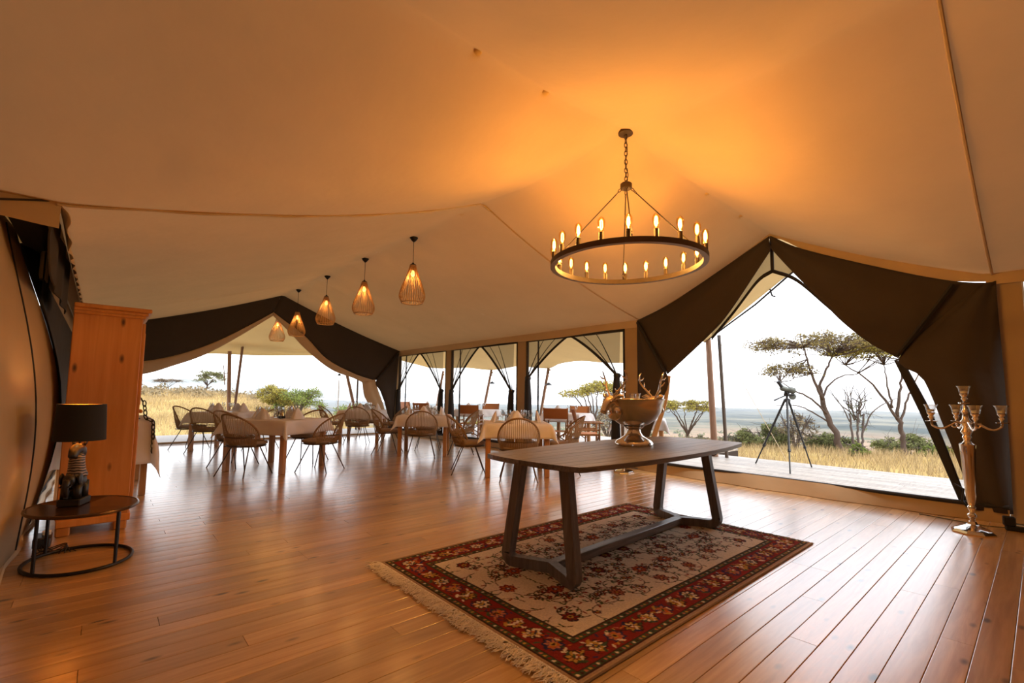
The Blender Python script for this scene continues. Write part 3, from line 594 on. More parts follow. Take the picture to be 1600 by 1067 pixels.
# ================================================================ rug
def make_rug():
    x0, x1, y0, y1 = -3.155, -1.33, 1.56, 4.52; W, Hh = x1-x0, y1-y0; st = .0056; nx, ny = int(W/st), int(Hh/st)
    R_ = np.random.default_rng(3)
    img = np.zeros((ny+1, nx+1, 3)); X, Y = np.meshgrid(np.linspace(0, W, nx+1), np.linspace(0, Hh, ny+1))
    C = dict(cream=(.74, .64, .51), red=(.23, .028, .022), dark=(.055, .022, .018), navy=(.03, .03, .085), gold=(.50, .30, .07), green=(.06, .09, .045), rose=(.48, .17, .11), orange=(.50, .13, .035), edge=(.42, .29, .20))
    img[:] = C['cream']
    D = np.minimum(np.minimum(X, W-X), np.minimum(Y, Hh-Y))
    def disc(x, y, r, c, sx=1, sy=1, a=0):
        i0, i1 = max(0, int((y-r*1.6*max(sx, sy))/st)), min(ny+1, int((y+r*1.6*max(sx, sy))/st)+2); j0, j1 = max(0, int((x-r*1.6*max(sx, sy))/st)), min(nx+1, int((x+r*1.6*max(sx, sy))/st)+2)
        if i1 <= i0 or j1 <= j0: return
        dx = X[i0:i1, j0:j1]-x; dy = Y[i0:i1, j0:j1]-y; ca, sa = math.cos(a), math.sin(a)
        k = ((dx*ca+dy*sa)/sx)**2+((-dx*sa+dy*ca)/sy)**2 < r*r
        img[i0:i1, j0:j1][k] = C[c]
    def flower(x, y, r, cols, petals=7, a0=0):
        for k in range(petals):
            a = a0+2*PI*k/petals; disc(x+.62*r*math.cos(a), y+.62*r*math.sin(a), r*.42, cols[0], 1.25, .8, a)
        for k in range(petals):
            a = a0+2*PI*k/petals; disc(x+.62*r*math.cos(a), y+.62*r*math.sin(a), r*.24, cols[1], 1.25, .7, a)
        disc(x, y, r*.36, cols[2]); disc(x, y, r*.18, cols[3])
    def leaf(x, y, a, r, c): disc(x, y, r, c, 1.5, .55, a)
    bw = .275                                            # border width
    # scrolling vines of the field, mirrored about both middle lines
    def both(fn, x, y, a):
        for mx in (0, 1):
            for my in (0, 1):
                xx = W-x if mx else x; yy = Hh-y if my else y; aa = a
                if mx: aa = PI-aa
                if my: aa = -aa
                fn(xx, yy, aa)
    cx0, cx1, cy0, cy1 = bw, W/2, bw, Hh/2
    for k in range(60):
        x, y = cx0+.05+(cx1-cx0)*((k % 6)+R_.uniform(.1, .9))/6, cy0+.04+(cy1-cy0)*((k//6)+R_.uniform(.1, .9))/10; a = R_.uniform(0, 2*PI); cur = R_.choice([-1, 1])*R_.uniform(6, 14); dc = R_.uniform(1.005, 1.02); n = R_.integers(26, 52)
        for q in range(n):
            both(lambda u, v, b: disc(u, v, .0046, 'dark'), x, y, a)
            if q % 13 == 6: both(lambda u, v, b: leaf(u, v, b, .0125, 'green'), x+.02*math.cos(a+1.3), y+.02*math.sin(a+1.3), a+.8)
            if q % 13 == 11: both(lambda u, v, b: leaf(u, v, b, .012, 'red'), x-.02*math.cos(a+1.3), y-.02*math.sin(a+1.3), a-.8)
            if q % 29 == 20: both(lambda u, v, b: flower(u, v, .022, ('dark', 'navy', 'gold', 'red'), 5), x+.03*math.cos(a-1.3), y+.03*math.sin(a-1.3), a)
            a += cur*.009; cur *= dc; x += .009*math.cos(a); y += .009*math.sin(a)
            if x < cx0 or x > cx1+.02 or y < cy0 or y > cy1+.02: break
    fl = [(.42, .42), (.72, .62), (.45, .88), (.75, 1.08), (.91, .40), (.40, 1.30), (.91, 1.36), (.58, 1.32)]
    for i, (x, y) in enumerate(fl): both(lambda u, v, b: flower(u, v, .050, [('dark', 'red', 'gold', 'dark'), ('red', 'orange', 'navy', 'cream'), ('dark', 'rose', 'red', 'gold')][i % 3], 7), x, y, 0)
    # border: edge, guard stripes, red main band with flowers and palmettes
    def band(a, b2, c): k = (D >= a) & (D < b2); img[k] = C[c]
    band(0, .022, 'edge'); band(.022, .030, 'dark'); band(.030, .058, 'green'); band(.058, .064, 'dark'); band(.064, .222, 'red'); band(.222, .228, 'dark'); band(.228, .262, 'green'); band(.262, .270, 'dark')
    per = []
    def track(off, step):
        out = []
        for (ax, ay, bx, by) in ((off, off, W-off, off), (W-off, off, W-off, Hh-off), (W-off, Hh-off, off, Hh-off), (off, Hh-off, off, off)):
            l = math.hypot(bx-ax, by-ay); n = max(1, round(l/step))
            for i in range(n): t = i/n; out.append((ax+(bx-ax)*t, ay+(by-ay)*t, math.atan2(by-ay, bx-ax)))
        return out
    for off in (.044, .245):
        for i, (x, y, a) in enumerate(track(off, .028)): disc(x, y, .0085, ['gold', 'red', 'cream', 'dark', 'rose'][i % 5])
    # meander inside the red band
    for i, (x, y, a) in enumerate(track(.143, .008)):
        o2 = .034*math.sin(i*.17); disc(x-math.sin(a)*o2, y+math.cos(a)*o2, .005, 'dark')
    for i, (x, y, a) in enumerate(track(.143, .145)):
        flower(x, y, .052, [('dark', 'cream', 'navy', 'gold'), ('navy', 'rose', 'gold', 'dark'), ('dark', 'gold', 'red', 'cream')][i % 3], 8, a)
    for i, (x, y, a) in enumerate(track(.143, .0725)):
        if i % 2:
            for s in (-1, 1):
                leaf(x-math.sin(a)*s*.045, y+math.cos(a)*s*.045, a+s*.7, .018, ['cream', 'navy', 'green', 'gold'][i//2 % 4]); leaf(x-math.sin(a)*s*.022+.02*math.cos(a), y+math.cos(a)*s*.022+.02*math.sin(a), a-s*.9, .014, ['orange', 'cream', 'gold'][i//2 % 3])
    for i, (x, y, a) in enumerate(track(.143, .012)):
        o2 = R_.uniform(-.062, .062); leaf(x-math.sin(a)*o2, y+math.cos(a)*o2, R_.uniform(0, PI), R_.uniform(.007, .013), ['dark', 'navy', 'green', 'gold', 'cream', 'orange', 'rose'][R_.integers(0, 7)])
    img *= R_.uniform(.80, 1.12, (ny+1, nx+1, 1))
    # mesh carrying the woven colours
    Z = .012-.010*np.clip(1-D/.012, 0, 1)+.0015*np.sin(X*9)*np.sin(Y*7)+R_.uniform(-.0008, .0008, X.shape)
    V = np.stack([X, Y, Z], -1).reshape(-1, 3); i = np.arange(ny)[:, None]*(nx+1)+np.arange(nx)[None, :]; F = np.stack([i, i+1, i+nx+2, i+nx+1], -1).reshape(-1, 4)
    me = bpy.data.meshes.new('woven_field'); me.vertices.add(len(V)); me.vertices.foreach_set('co', V.ravel()); me.loops.add(F.size); me.loops.foreach_set('vertex_index', F.ravel().astype(np.int32)); me.polygons.add(len(F)); me.polygons.foreach_set('loop_start', np.arange(0, F.size, 4, dtype=np.int32)); me.update(calc_edges=True)
    ca = me.color_attributes.new('weave', 'FLOAT_COLOR', 'POINT'); ca.data.foreach_set('color', np.concatenate([img.reshape(-1, 3), np.ones((len(V), 1))], 1).astype(np.float32).ravel())
    m, t, b, o = nodes('rug_wool'); at = N(t, 'ShaderNodeAttribute', attribute_name='weave'); t.links.new(at.outputs['Color'], b.inputs['Base Color']); b.inputs['Roughness'].default_value = 1; b.inputs['Specular IOR Level'].default_value = .05
    tc = N(t, 'ShaderNodeTexCoord'); nb = N(t, 'ShaderNodeTexNoise', Scale=190.0, Detail=3.0); bp = N(t, 'ShaderNodeBump', Strength=.55, Distance=.004); t.links.new(tc.outputs['Object'], nb.inputs['Vector']); t.links.new(nb.outputs[0], bp.inputs['Height']); t.links.new(bp.outputs[0], b.inputs['Normal'])
    rug = thing('rug', 'oriental rug with cream field, red flowered border and knotted fringe', 'rug', (x0, y0, 0))
    link('woven_field', me, 'rug_wool', rug)
    for xa in (0, W): MB().tube([(xa, 0, .006), (xa, Hh/2, .006), (xa, Hh, .006)], .0085, 6).build('selvedge', 'rope_light', rug)
    fr = MB()
    for k in range(210):
        x = W*(k+.5)/210; bx = x+R_.normal(0, .012); l = R_.uniform(.07, .125)
        for s in range(3):
            p = [(x+R_.uniform(-.003, .003), .004, .007)]; cxx = bx; 
            for q in range(1, 6):
                cxx += R_.normal(0, .0075); p.append((cxx, -l*q/5, .005+R_.uniform(0, .016)))
            fr.tube(p, [.0032, .0030, .003, .0028, .0026, .002], 4)
    stuff(fr.build('fringe', 'cream_yarn', rug))
    f2 = MB()
    for k in range(160):
        x = W*(k+.5)/160; f2.tube([(x, Hh-.002, .006), (x+R_.normal(0, .006), Hh+.02, .004), (x+R_.normal(0, .01), Hh+.035, .003)], .002, 3)
    stuff(f2.build('fringe', 'rope', rug))
make_rug()
# ================================================================ trestle table with boat-shaped top
tt = thing('trestle_table', 'dark weathered oak trestle table with boat-shaped plank top on the rug', 'table', (-2.295, 3.37, .0115), math.radians(2.0))
HL = 1.285
def halfw(y): return .42+.125*(1-(y/HL)**2)
PLK = 9
for k in range(PLK):
    a, b2 = -1+2*k/PLK, -1+2*(k+1)/PLK; mb = MB(); ys = np.linspace(-HL, HL, 27)
    g = .0022
    def outline(y, s):
        q = halfw(y)*s
        return q
    L_, R2 = [], []
    for y in ys:
        yy = y
        L_.append((outline(y, a)+g/2, yy)); R2.append((outline(y, b2)-g/2, yy))
    # rounded ends of the top
    def endy(p):
        x, y = p; c = .05*(abs(x)/.42)**3; return (x, max(-HL+c, min(HL-c, y*1.0)))
    P = [endy(p) for p in R2]+[endy(p) for p in reversed(L_)]
    dz = random.uniform(-.0012, .0008); n = len(ys)
    V = [(p[0], p[1], .735+dz) for p in P]+[(p[0], p[1], .766+dz) for p in P]+[(p[0]*1, p[1], .768+dz) for p in P]
    c_ = [(L_[i][0]+R2[i][0])/2 for i in range(n)]
    V = []
    for i in range(n):
        l, r = endy(L_[i]), endy(R2[i]); bv = .0022
        lx, rx = l[0], r[0]; V += [(lx, l[1], .735), (lx, l[1], .7655+dz), (lx+bv, l[1], .768+dz), (rx-bv, r[1], .768+dz), (rx, r[1], .7655+dz), (rx, r[1], .735)]
    F = []
    for i in range(n-1):
        for j in range(6): F.append((i*6+j, (i+1)*6+j, (i+1)*6+(j+1) % 6, i*6+(j+1) % 6))
    F += [(0, 1, 2, 3, 4, 5), tuple((n-1)*6+j for j in (5, 4, 3, 2, 1, 0))]
    mb.add(V, F); mb.build('plank', 'weathered_oak', tt, sharp=.5)
MB().bbox((0, 0, .722), (.16, 2.0, .03), .006).build('bearer', 'weathered_oak', tt)
def sweep_rect(path, wd, th, up):
    """rectangular section along a path; wd across 'up' x tangent, th along up-normal"""
    P = [Vector(p) for p in path]; mb = MB(); V = []; n = len(P)
    for i in range(n):
        t = (P[min(i+1, n-1)]-P[max(i-1, 0)]).normalized(); s = t.cross(Vector(up)).normalized(); q = s.cross(t).normalized()
        for a, b2 in ((-1, -1), (1, -1), (1, 1), (-1, 1)): V.append(P[i]+s*a*wd/2+q*b2*th/2)
    F = [(3, 2, 1, 0), tuple((n-1)*4+j for j in range(4))]
    for i in range(n-1):
        for j in range(4): F.append((i*4+j, i*4+(j+1) % 4, (i+1)*4+(j+1) % 4, (i+1)*4+j))
    return mb.add(V, F)
for e in (-1, 1):
    yf = e*(1.13 if e < 0 else .94); yj = e*(1.01 if e < 0 else .80)
    for s in (-1, 1):
        # leg runs down, turns round at the foot and along the floor rail to the middle
        foot = (s*.325, yf, .034)
        path = [(s*.205, yf-e*.03, .735), (s*.245, yf-e*.018, .45), (s*.292, yf-e*.004, .13), (s*.297, yf-e*.002, .09), (s*.290, yf-e*.005, .058), (s*.266, yf-e*.016, .040), (s*.23, yf-e*.03, .034), (s*.12, yf-e*.075, .034), (s*.006, yj-e*.005, .034)]
        sweep_rect(smooth(path, 26), .075, .062, (0, 1, 0)).build('leg', 'weathered_oak_up', tt, sharp=.6)
MB().bbox((0, -.105, .040), (.075, 1.82, .060), .004).build('stretcher', 'weathered_oak', tt)
# ================================================================ rope-back chair
def make_chair():
    t = thing('rope_back_chair', 'rope-back chair', 'chair', group='rope-back dining chairs')
    def hoop(a):        # a from 0 (right foot of the hoop) over the top to 1
        th = PI*(1.10-a*1.20)*1.0; x = .295*math.cos(th); zz = .60+.285*math.sin(th) if math.sin(th) > 0 else .60+.24*math.sin(th)
        k = max(0, (zz-.44)/.44); y = .02-.20*k-.17*(1-(x/.30)**2)*(.55+.45*k); return Vector((x, y, zz))
    MB().tube([hoop(i/30) for i in range(31)], .0135, 8).build('hoop', 'rope', t)
    def ring(u):        # seat ring, front to back
        a = 2*PI*u; r = .265; return Vector((r*1.0*math.cos(a), .01+.235*math.sin(a), .425))
    MB().tube([ring(i/28) for i in range(28)], .012, 8, True).build('seat_frame', 'bronze_rod', t)
    rp = MB(); lo = MB(); n = 34
    for i in range(1, n):
        a = .05+.90*i/n; p = hoop(a); q = Vector((p.x*.86, -.215*math.sqrt(max(0, 1-(p.x*.86/.27)**2))+.012, .425))
        mid = p.lerp(q, .5)+Vector((0, -.022, 0)); P = [p, p.lerp(q, .25)+Vector((0, -.016, 0)), mid, p.lerp(q, .78)+Vector((0, -.012, 0)), q]
        rp.tube(P, .0042, 4)
        if i % 1 == 0:
            p2 = p.lerp(q, .60)+Vector((0, -.02, 0)); q2 = q
            dx = (q.x-p2.x); lo.tube([p2+Vector((.008, .004, 0)), p2.lerp(q2, .5)+Vector((.008, -.004, 0)), q2+Vector((.008, 0, 0))], .0055, 4)
    rp.build('back_ropes', 'rope_light', t); lo.build('lower_ropes', 'rope', t)
    MB().tube([(-.262, -.10, .555), (-.2, -.20, .555), (-.1, -.255, .555), (0, -.268, .555), (.1, -.255, .555), (.2, -.20, .555), (.262, -.10, .555)], .006, 6).build('back_rail', 'bronze_rod', t)
    cu = MB()
    def cush(u, v):
        a = 2*PI*u; pr = [(0, .435), (.235, .435), (.258, .447), (.262, .463), (.25, .482), (.20, .494), (0, .498)]; k = v*(len(pr)-1); i = min(int(k), len(pr)-2); f = k-i; r = pr[i][0]*(1-f)+pr[i+1][0]*f; z = pr[i][1]*(1-f)+pr[i+1][1]*f
        ca, sa = math.cos(a), math.sin(a); e = .62; sx = math.copysign(abs(ca)**e, ca); sy = math.copysign(abs(sa)**e, sa); return (r*.93*sx, .025+r*.90*sy, z)
    cu.grid(cush, 36, 6); cu.build('seat_cushion', 'seat_cushion', t, sharp=1.2)
    for sx in (-1, 1):
        for sy in (-1, 1):
            lg = MB(); lg.tube([(sx*.155, sy*.09+.01, .423), (sx*.262, sy*.255, .006), (sx*.266, sy*.262, 0)], [.0088, .0082, .007], 8); lg.build('leg', 'bronze_rod', t)
    br = MB()
    for sx in (-1, 1): br.tube([(sx*.155, -.22, .421), (sx*.155, .23, .421)], .0075, 6)
    br.build('seat_stretcher', 'bronze_rod', t)
    return t
proto = make_chair(); used = [False]
def chair(x, y, rz, label):
    label = 'rope-back chair, '+label
    if not used[0]:
        used[0] = True; proto.location = (x, y, 0); proto.rotation_euler = (0, 0, rz); proto['label'] = label; return proto
    return dup(proto, (x, y, 0), rz, label)
# ---------------------------------------------------------------- square dining tables with cloths
def make_table(name, label, group, sz=.96, h=.775, leg_in=.0, th=.075):
    t = thing(name, label, 'table', group=group); hs = sz/2
    MB().bbox((0, 0, h-.0155), (sz, sz, .03), .005).build('tabletop', 'table_leg_wood', t)
    ap = MB(); 
    for s in (-1, 1): ap.box((0, s*(hs-.06), h-.075), (sz-.14, .02, .09)).box((s*(hs-.06), 0, h-.075), (.02, sz-.14, .09))
    ap.build('apron', 'table_leg_wood', t)
    for sx in (-1, 1):
        for sy in (-1, 1): MB().bbox((sx*(hs-.045), sy*(hs-.045), (h-.03)/2), (th, th, h-.03), .006).build('leg', 'table_leg_wood', t)
    return t
def cloth_mesh(hx, hy, drop, h, seed, flare=.10):
    R_ = random.Random(seed); mb = MB(); n = 44; ph = [R_.random()*6 for _ in range(8)]
    def fn(u, v):
        s = (2*u-1)*(hx+drop); t2 = (2*v-1)*(hy+drop); cx = max(-hx, min(hx, s)); cy = max(-hy, min(hy, t2)); dx, dy = abs(s)-hx, abs(t2)-hy; dx = max(0, dx); dy = max(0, dy); d = math.hypot(dx, dy)
        fl = flare*d+.012*math.sin((s+t2)*9+ph[0])*min(1, d/.12)+.010*math.sin((s-t2)*15+ph[1])*min(1, d/.1)
        ex = (1 if s > 0 else -1)*(dx/d if d else 0); ey = (1 if t2 > 0 else -1)*(dy/d if d else 0)
        cor = min(dx, dy)/max(drop, 1e-6); fl += cor*.10
        r = .008; return (cx+ex*(fl+min(d, r)+.006*(d > 0)), cy+ey*(fl+min(d, r)+.006*(d > 0)), h-max(0, d-r*.6)*(1-.06*cor)+.002*math.sin(s*5+ph[2])*(d == 0))
    mb.grid(fn, n, n, .004); return mb
GL = {}
def goblet():
    mb = MB(); mb.lathe([(.034, .001), (.034, .003), (.006, .006), (.004, .02), (.004, .085), (.012, .095), (.030, .115), (.036, .14), (.034, .17), (.030, .19), (.0285, .19), (.033, .165), (.034, .14), (.028, .118), (.0, .102)], 14); return mb
def tumbler():
    mb = MB(); mb.lathe([(.030, 0), (.033, .002), (.036, .095), (.0345, .095), (.0315, .006), (0, .005)], 14); return mb
def napkin_mesh(seed):
    """napkin folded to an upright fan-shaped peak with a curling base"""
    R_ = random.Random(seed); mb = MB(); hh = R_.uniform(.17, .20); w_ = .105
    def fn(u, v):
        a = -PI*.62+u*PI*1.24; r = w_*(1-v)**.75*(1+.10*math.sin(a*5)); return (r*math.sin(a)*1.15, -r*math.cos(a)*.62+.02*v, hh*v**.92)
    mb.grid(fn, 22, 10, .004)
    mb.grid(lambda u, v: ((u-.5)*.26*(1-.3*v), .02+.13*v, .008+.02*math.sin(u*PI)*(1-v)*.6), 10, 4, .005)
    return mb
NAP = []; 
GRP = 'square dining tables'
def set_table(cx, cy, rz, where, seed, sz=.96, naps=((0, -1), (1, 0), (0, 1), (-1, 0)), ngl=7, mk_table=True, h=.775):
    t = make_table('dining_table', 'square wooden dining table under a white cloth, '+where, GRP, sz, h); t.location = (cx, cy, 0); t.rotation_euler = (0, 0, rz)
    cl = cloth_mesh(sz/2+.012, sz/2+.012, .215, h+.0045, seed).build('tablecloth', 'linen', None, (cx, cy, 0), rz, sharp=0); tag(cl, 'white cloth draped over the square dining table '+where, 'tablecloth', 'white cloths of the dining tables')
    R_ = random.Random(seed); zt = h+.0092; cr, sr = math.cos(rz), math.sin(rz)
    def wp(a, b2): return (cx+a*cr-b2*sr, cy+a*sr+b2*cr, zt)
    for k, (a, b2) in enumerate(naps):
        me = napkin_mesh(seed*7+k).mesh('napkin', 1.0); o = link('napkin', me, 'napkin_linen', None, wp(a*.345+R_.uniform(-.02, .02), b2*.345+R_.uniform(-.02, .02)), rz+math.atan2(-a, b2)+PI+R_.uniform(-.4, .4))
        tag(o, 'white peaked napkin, '+{(0, -1): 'rug', (1, 0): 'window', (0, 1): 'far-doorway', (-1, 0): 'cupboard'}[(a, b2)]+' side of the table '+where, 'napkin', 'folded napkins on the table '+where)
    if 'g' not in GL: GL['g'] = goblet().mesh('wine_glass', .8); GL['t'] = tumbler().mesh('water_glass', .8)
    spots = [(.21, -.20), (-.21, -.21), (.20, .22), (-.20, .20), (.13, -.12), (-.13, .10), (.12, .11), (-.12, -.12)]
    for k in range(ngl):
        a, b2 = spots[k]; kind = 'g' if k % 3 != 2 else 't'
        o = link('wine_glass' if kind == 'g' else 'water_glass', GL[kind], 'drinking_glass', None, wp(a, b2), 0)
        tag(o, ('clear stemmed wine glass' if kind == 'g' else 'clear water tumbler')+' on the square table '+where, 'glass', 'glasses on the table '+where)
    return t
W1 = 'nearest the trestle table'; W2 = 'in the middle of the window row'; W3 = 'standing free in the open hall'; W4 = 'in the far corner by the windows'; W5 = 'at the far gable doorway'
rad = math.radians
TB = [(-5.50, 4.93, rad(52), W1, 11, .96, 8), (-8.37, 5.01, rad(53), W2, 12, .96, 7), (-8.13, 2.16, rad(37), W3, 13, 1.06, 8), (-11.42, 5.02, rad(55), W4, 14, .96, 7), (-11.42, 2.02, rad(50), W5, 15, .96, 6)]
CH = {W1: 'FLR', W2: 'FLRB', W3: 'FLRB', W4: 'FLRB', W5: 'FLR'}
for cx, cy, rz, wh, sd, sz, ng in TB:
    set_table(cx, cy, rz, wh, sd, sz, ngl=ng)
    cr, sr = math.cos(rz), math.sin(rz); k = sz/2-.48
    for c in CH[wh]:
        jr = random.uniform(-.12, .12)
        if c == 'F': a, b2, r, lb = .0, -.62-k, rz, 'rug side'
        if c == 'L': a, b2, r, lb = -.74-k, 0, rz-PI/2, 'cupboard side'
        if c == 'R': a, b2, r, lb = .74+k, 0, rz+PI/2, 'window side'
        if c == 'B': a, b2, r, lb = 0, .72+k, rz+PI, 'far-doorway side'
        chair(cx+a*cr-b2*sr, cy+a*sr+b2*cr, r+jr, lb+' of the table '+wh)
# cruet caddy on the free-standing table and a small basket on the corner table
cd = thing('condiment_caddy', 'small dark condiment caddy among glasses on the square table '+W3, 'caddy', (-8.20, 2.22, .7825))
MB().bbox((0, 0, .02), (.13, .09, .04), .006).build('tray', 'carved_black', cd)
MB().tube([(0, .045*math.cos(a), .04+.16*math.sin(a)) for a in np.linspace(0, PI, 13)], .006, 6).build('handle', 'dark_iron', cd)
for s in (-1, 1): MB().lathe([(.0, .04), (.022, .04), (.024, .09), (.014, .12), (.016, .14), (0, .145)], 12, (s*.035, 0, 0)).build('shaker', 'brass', cd)
cd = thing('condiment_caddy', 'small dark condiment caddy on the square table '+W4, 'caddy', (-11.42, 5.0, .7825))
MB().bbox((0, 0, .02), (.13, .09, .04), .006).build('tray', 'carved_black', cd)
for s in (-1, 1): MB().lathe([(.0, .04), (.022, .04), (.024, .09), (.014, .12), (.016, .14), (0, .145)], 12, (s*.035, 0, 0)).build('shaker', 'carved_black', cd)
# ================================================================ veranda tables and campaign chairs
def make_campaign():
    t = thing('campaign_chair', 'campaign chair', 'chair', group='leather campaign chairs on the veranda')
    for sx in (-1, 1):
        x = sx*.26
        for y in (-.22, .22): MB().bbox((x, y, .325), (.034, .034, .65), .004).build('leg', 'chair_wood', t)
        r = MB(); r.bbox((x, .03, .662), (.05, .56, .022), .005); r.build('armrest', 'chair_wood', t)
        for z in (.52, .42, .14): MB().bbox((x, 0, z), (.022, .44, .034), .003).build('side_rail', 'chair_wood', t)
        MB().tube([(x, -.22, .62), (x, -.29, .94)], .018, 8).build('back_post', 'chair_wood', t)
        MB().tube([(x*.95, .22*sx, .12), (-x*.95, .22*sx, .42)], .013, 6).build('cross_brace', 'chair_wood', t)
        MB().tube([(-x*.95, .21*sx, .12), (x*.95, .21*sx, .42)], .013, 6).build('cross_brace', 'chair_wood', t)
    MB().grid(lambda u, v: (-.26+.52*u, -.20+.42*v, .442-.03*math.sin(PI*u)), 10, 6, .008).build('leather_seat', 'tan_leather', t)
    MB().grid(lambda u, v: (-.275+.55*u, -.245-.06*v-.03*math.sin(PI*u), .70+.23*v), 10, 4, .008).build('leather_back', 'tan_leather', t)
    return t
camp = make_campaign(); cused = [False]
def campaign(x, y, face, label):
    rz = math.atan2(face[1], face[0])-PI/2
    if not cused[0]: cused[0] = True; camp.location = (x, y, 0); camp.rotation_euler = (0, 0, rz); camp['label'] = label; return
    dup(camp, (x, y, 0), rz, label)
VT = [(-5.30, 8.05, rad(30), 'outside beside the stag bowl', 21), (-7.75, 8.65, rad(20), 'outside the window beside the wide doorway', 22), (-10.9, 8.25, rad(20), 'outside the middle window', 23), (-13.6, 8.5, rad(15), 'outside the far corner window', 24)]
for x, y, rz, wh, sd in VT:
    h = .775; t = make_table('veranda_table', 'square wooden veranda table under a white cloth, '+wh, 'veranda tables', .9, h); t.location = (x, y, 0); t.rotation_euler = (0, 0, rz)
    cl = cloth_mesh(.462, .462, .20, h+.0045, sd).build('tablecloth', 'linen', None, (x, y, 0), rz, sharp=0); tag(cl, 'white cloth draped over the veranda table '+wh, 'tablecloth', 'white cloths of the veranda tables')
    me = napkin_mesh(sd).mesh('napkin', 1.0); tag(link('napkin', me, 'napkin_linen', None, (x-.1, y-.25, h+.0092), .5), 'white peaked napkin on the veranda table '+wh, 'napkin')
    for k, (a, b2) in enumerate(((.2, .1), (-.12, .16))): tag(link('wine_glass', GL['g'], 'drinking_glass', None, (x+a, y+b2, h+.0075)), 'clear stemmed wine glass on the veranda table '+wh, 'glass', 'glasses on the veranda table '+wh)
campaign(-6.28, 7.62, (.70, .71), 'tan leather campaign chair seen side-on between rope chair and stag bowl')
campaign(-7.20, 7.72, (-.5, .8), 'tan leather campaign chair with back to the window beside the wide doorway')
campaign(-8.2, 9.55, (.45, -.85), 'tan leather campaign chair across the table outside the window beside the wide doorway')
campaign(-10.25, 7.55, (-.6, .75), 'tan leather campaign chair with back to the middle window')
campaign(-11.5, 9.15, (.6, -.8), 'tan leather campaign chair across the veranda table outside the middle window')
campaign(-9.72, 8.75, (-.9, -.35), 'tan leather campaign chair at the near end of the table outside the middle window')
campaign(-14.4, 8.05, (.9, .4), 'tan leather campaign chair at the far end of the table outside the far corner window')
campaign(-13.0, 7.75, (-.5, .8), 'tan leather campaign chair with back to the far corner window')
# ================================================================ stag bowl
AX = Vector((-.12, -1.0, 0)).normalized()
sb = thing('stag_bowl', 'silver pedestal punch bowl with stag heads on its rim, on the trestle table', 'bowl', (-2.385, 3.53, .7685))
MB().lathe([(.0, .0), (.156, .0), (.164, .014), (.162, .036), (.146, .054), (.112, .072), (.078, .096), (.060, .124), (.056, .15), (.078, .166), (.092, .178), (.0, .180)], 40).build('foot', 'silver', sb)
MB().lathe([(.0, .172), (.07, .175), (.13, .196), (.190, .24), (.232, .30), (.252, .36), (.262, .405), (.268, .413), (.262, .416), (.252, .408), (.240, .35), (.215, .29), (.165, .235), (.10, .20), (0, .195)], 48).build('basin', 'bowl_silver', sb)
def stag(s):
    """head hung on the rim, muzzle out and down; local X outwards"""
    d = AX*s; rz = math.atan2(d.y, d.x)
    hd = MB(); path = [(.215, 0, .34), (.255, 0, .385), (.29, 0, .395), (.325, 0, .375), (.355, 0, .335), (.375, 0, .305), (.382, 0, .296)]
    hd.tube(smooth(path, 14), [.052, .058, .058, .054, .052, .050, .047, .043, .038, .034, .030, .029, .029, .025, .012], 12)
    for e in (-1, 1): hd.sphere((.325, e*.043, .392), (.013, .010, .010), 8, 6); hd.sphere((.383, e*.013, .302), (.008, .007, .006), 6, 5)
    hd.sphere((.24, 0, .30), (.05, .075, .07), 12, 8)
    o = hd.build('stag_head', 'silver', sb, (0, 0, 0), rz, sharp=0)
    for e in (-1, 1):
        m2 = MB(); m2.tube([(.285, e*.045, .425), (.268, e*.085, .440), (.255, e*.12, .438)], [.012, .021, .003], 8); m2.build('ear', 'silver', o)
        an2 = MB(); main = smooth([(.275, e*.022, .435), (.255, e*.075, .50), (.225, e*.115, .565), (.235, e*.13, .625), (.255, e*.125, .655)], 12)
        an2.tube(main, [.011, .0105, .010, .0095, .009, .0085, .008, .0075, .007, .0065, .006, .005, .003], 7)
        for a, tip in ((4, (.285, e*.115, .565)), (7, (.29, e*.125, .61)), (2, (.30, e*.06, .50))): an2.tube([main[a], v3(main[a])*.5+v3(tip)*.5+v3((.005, 0, -.006)), tip], [.008, .0065, .003], 6)
        an2.build('antler', 'silver', o)
stag(1); stag(-1)
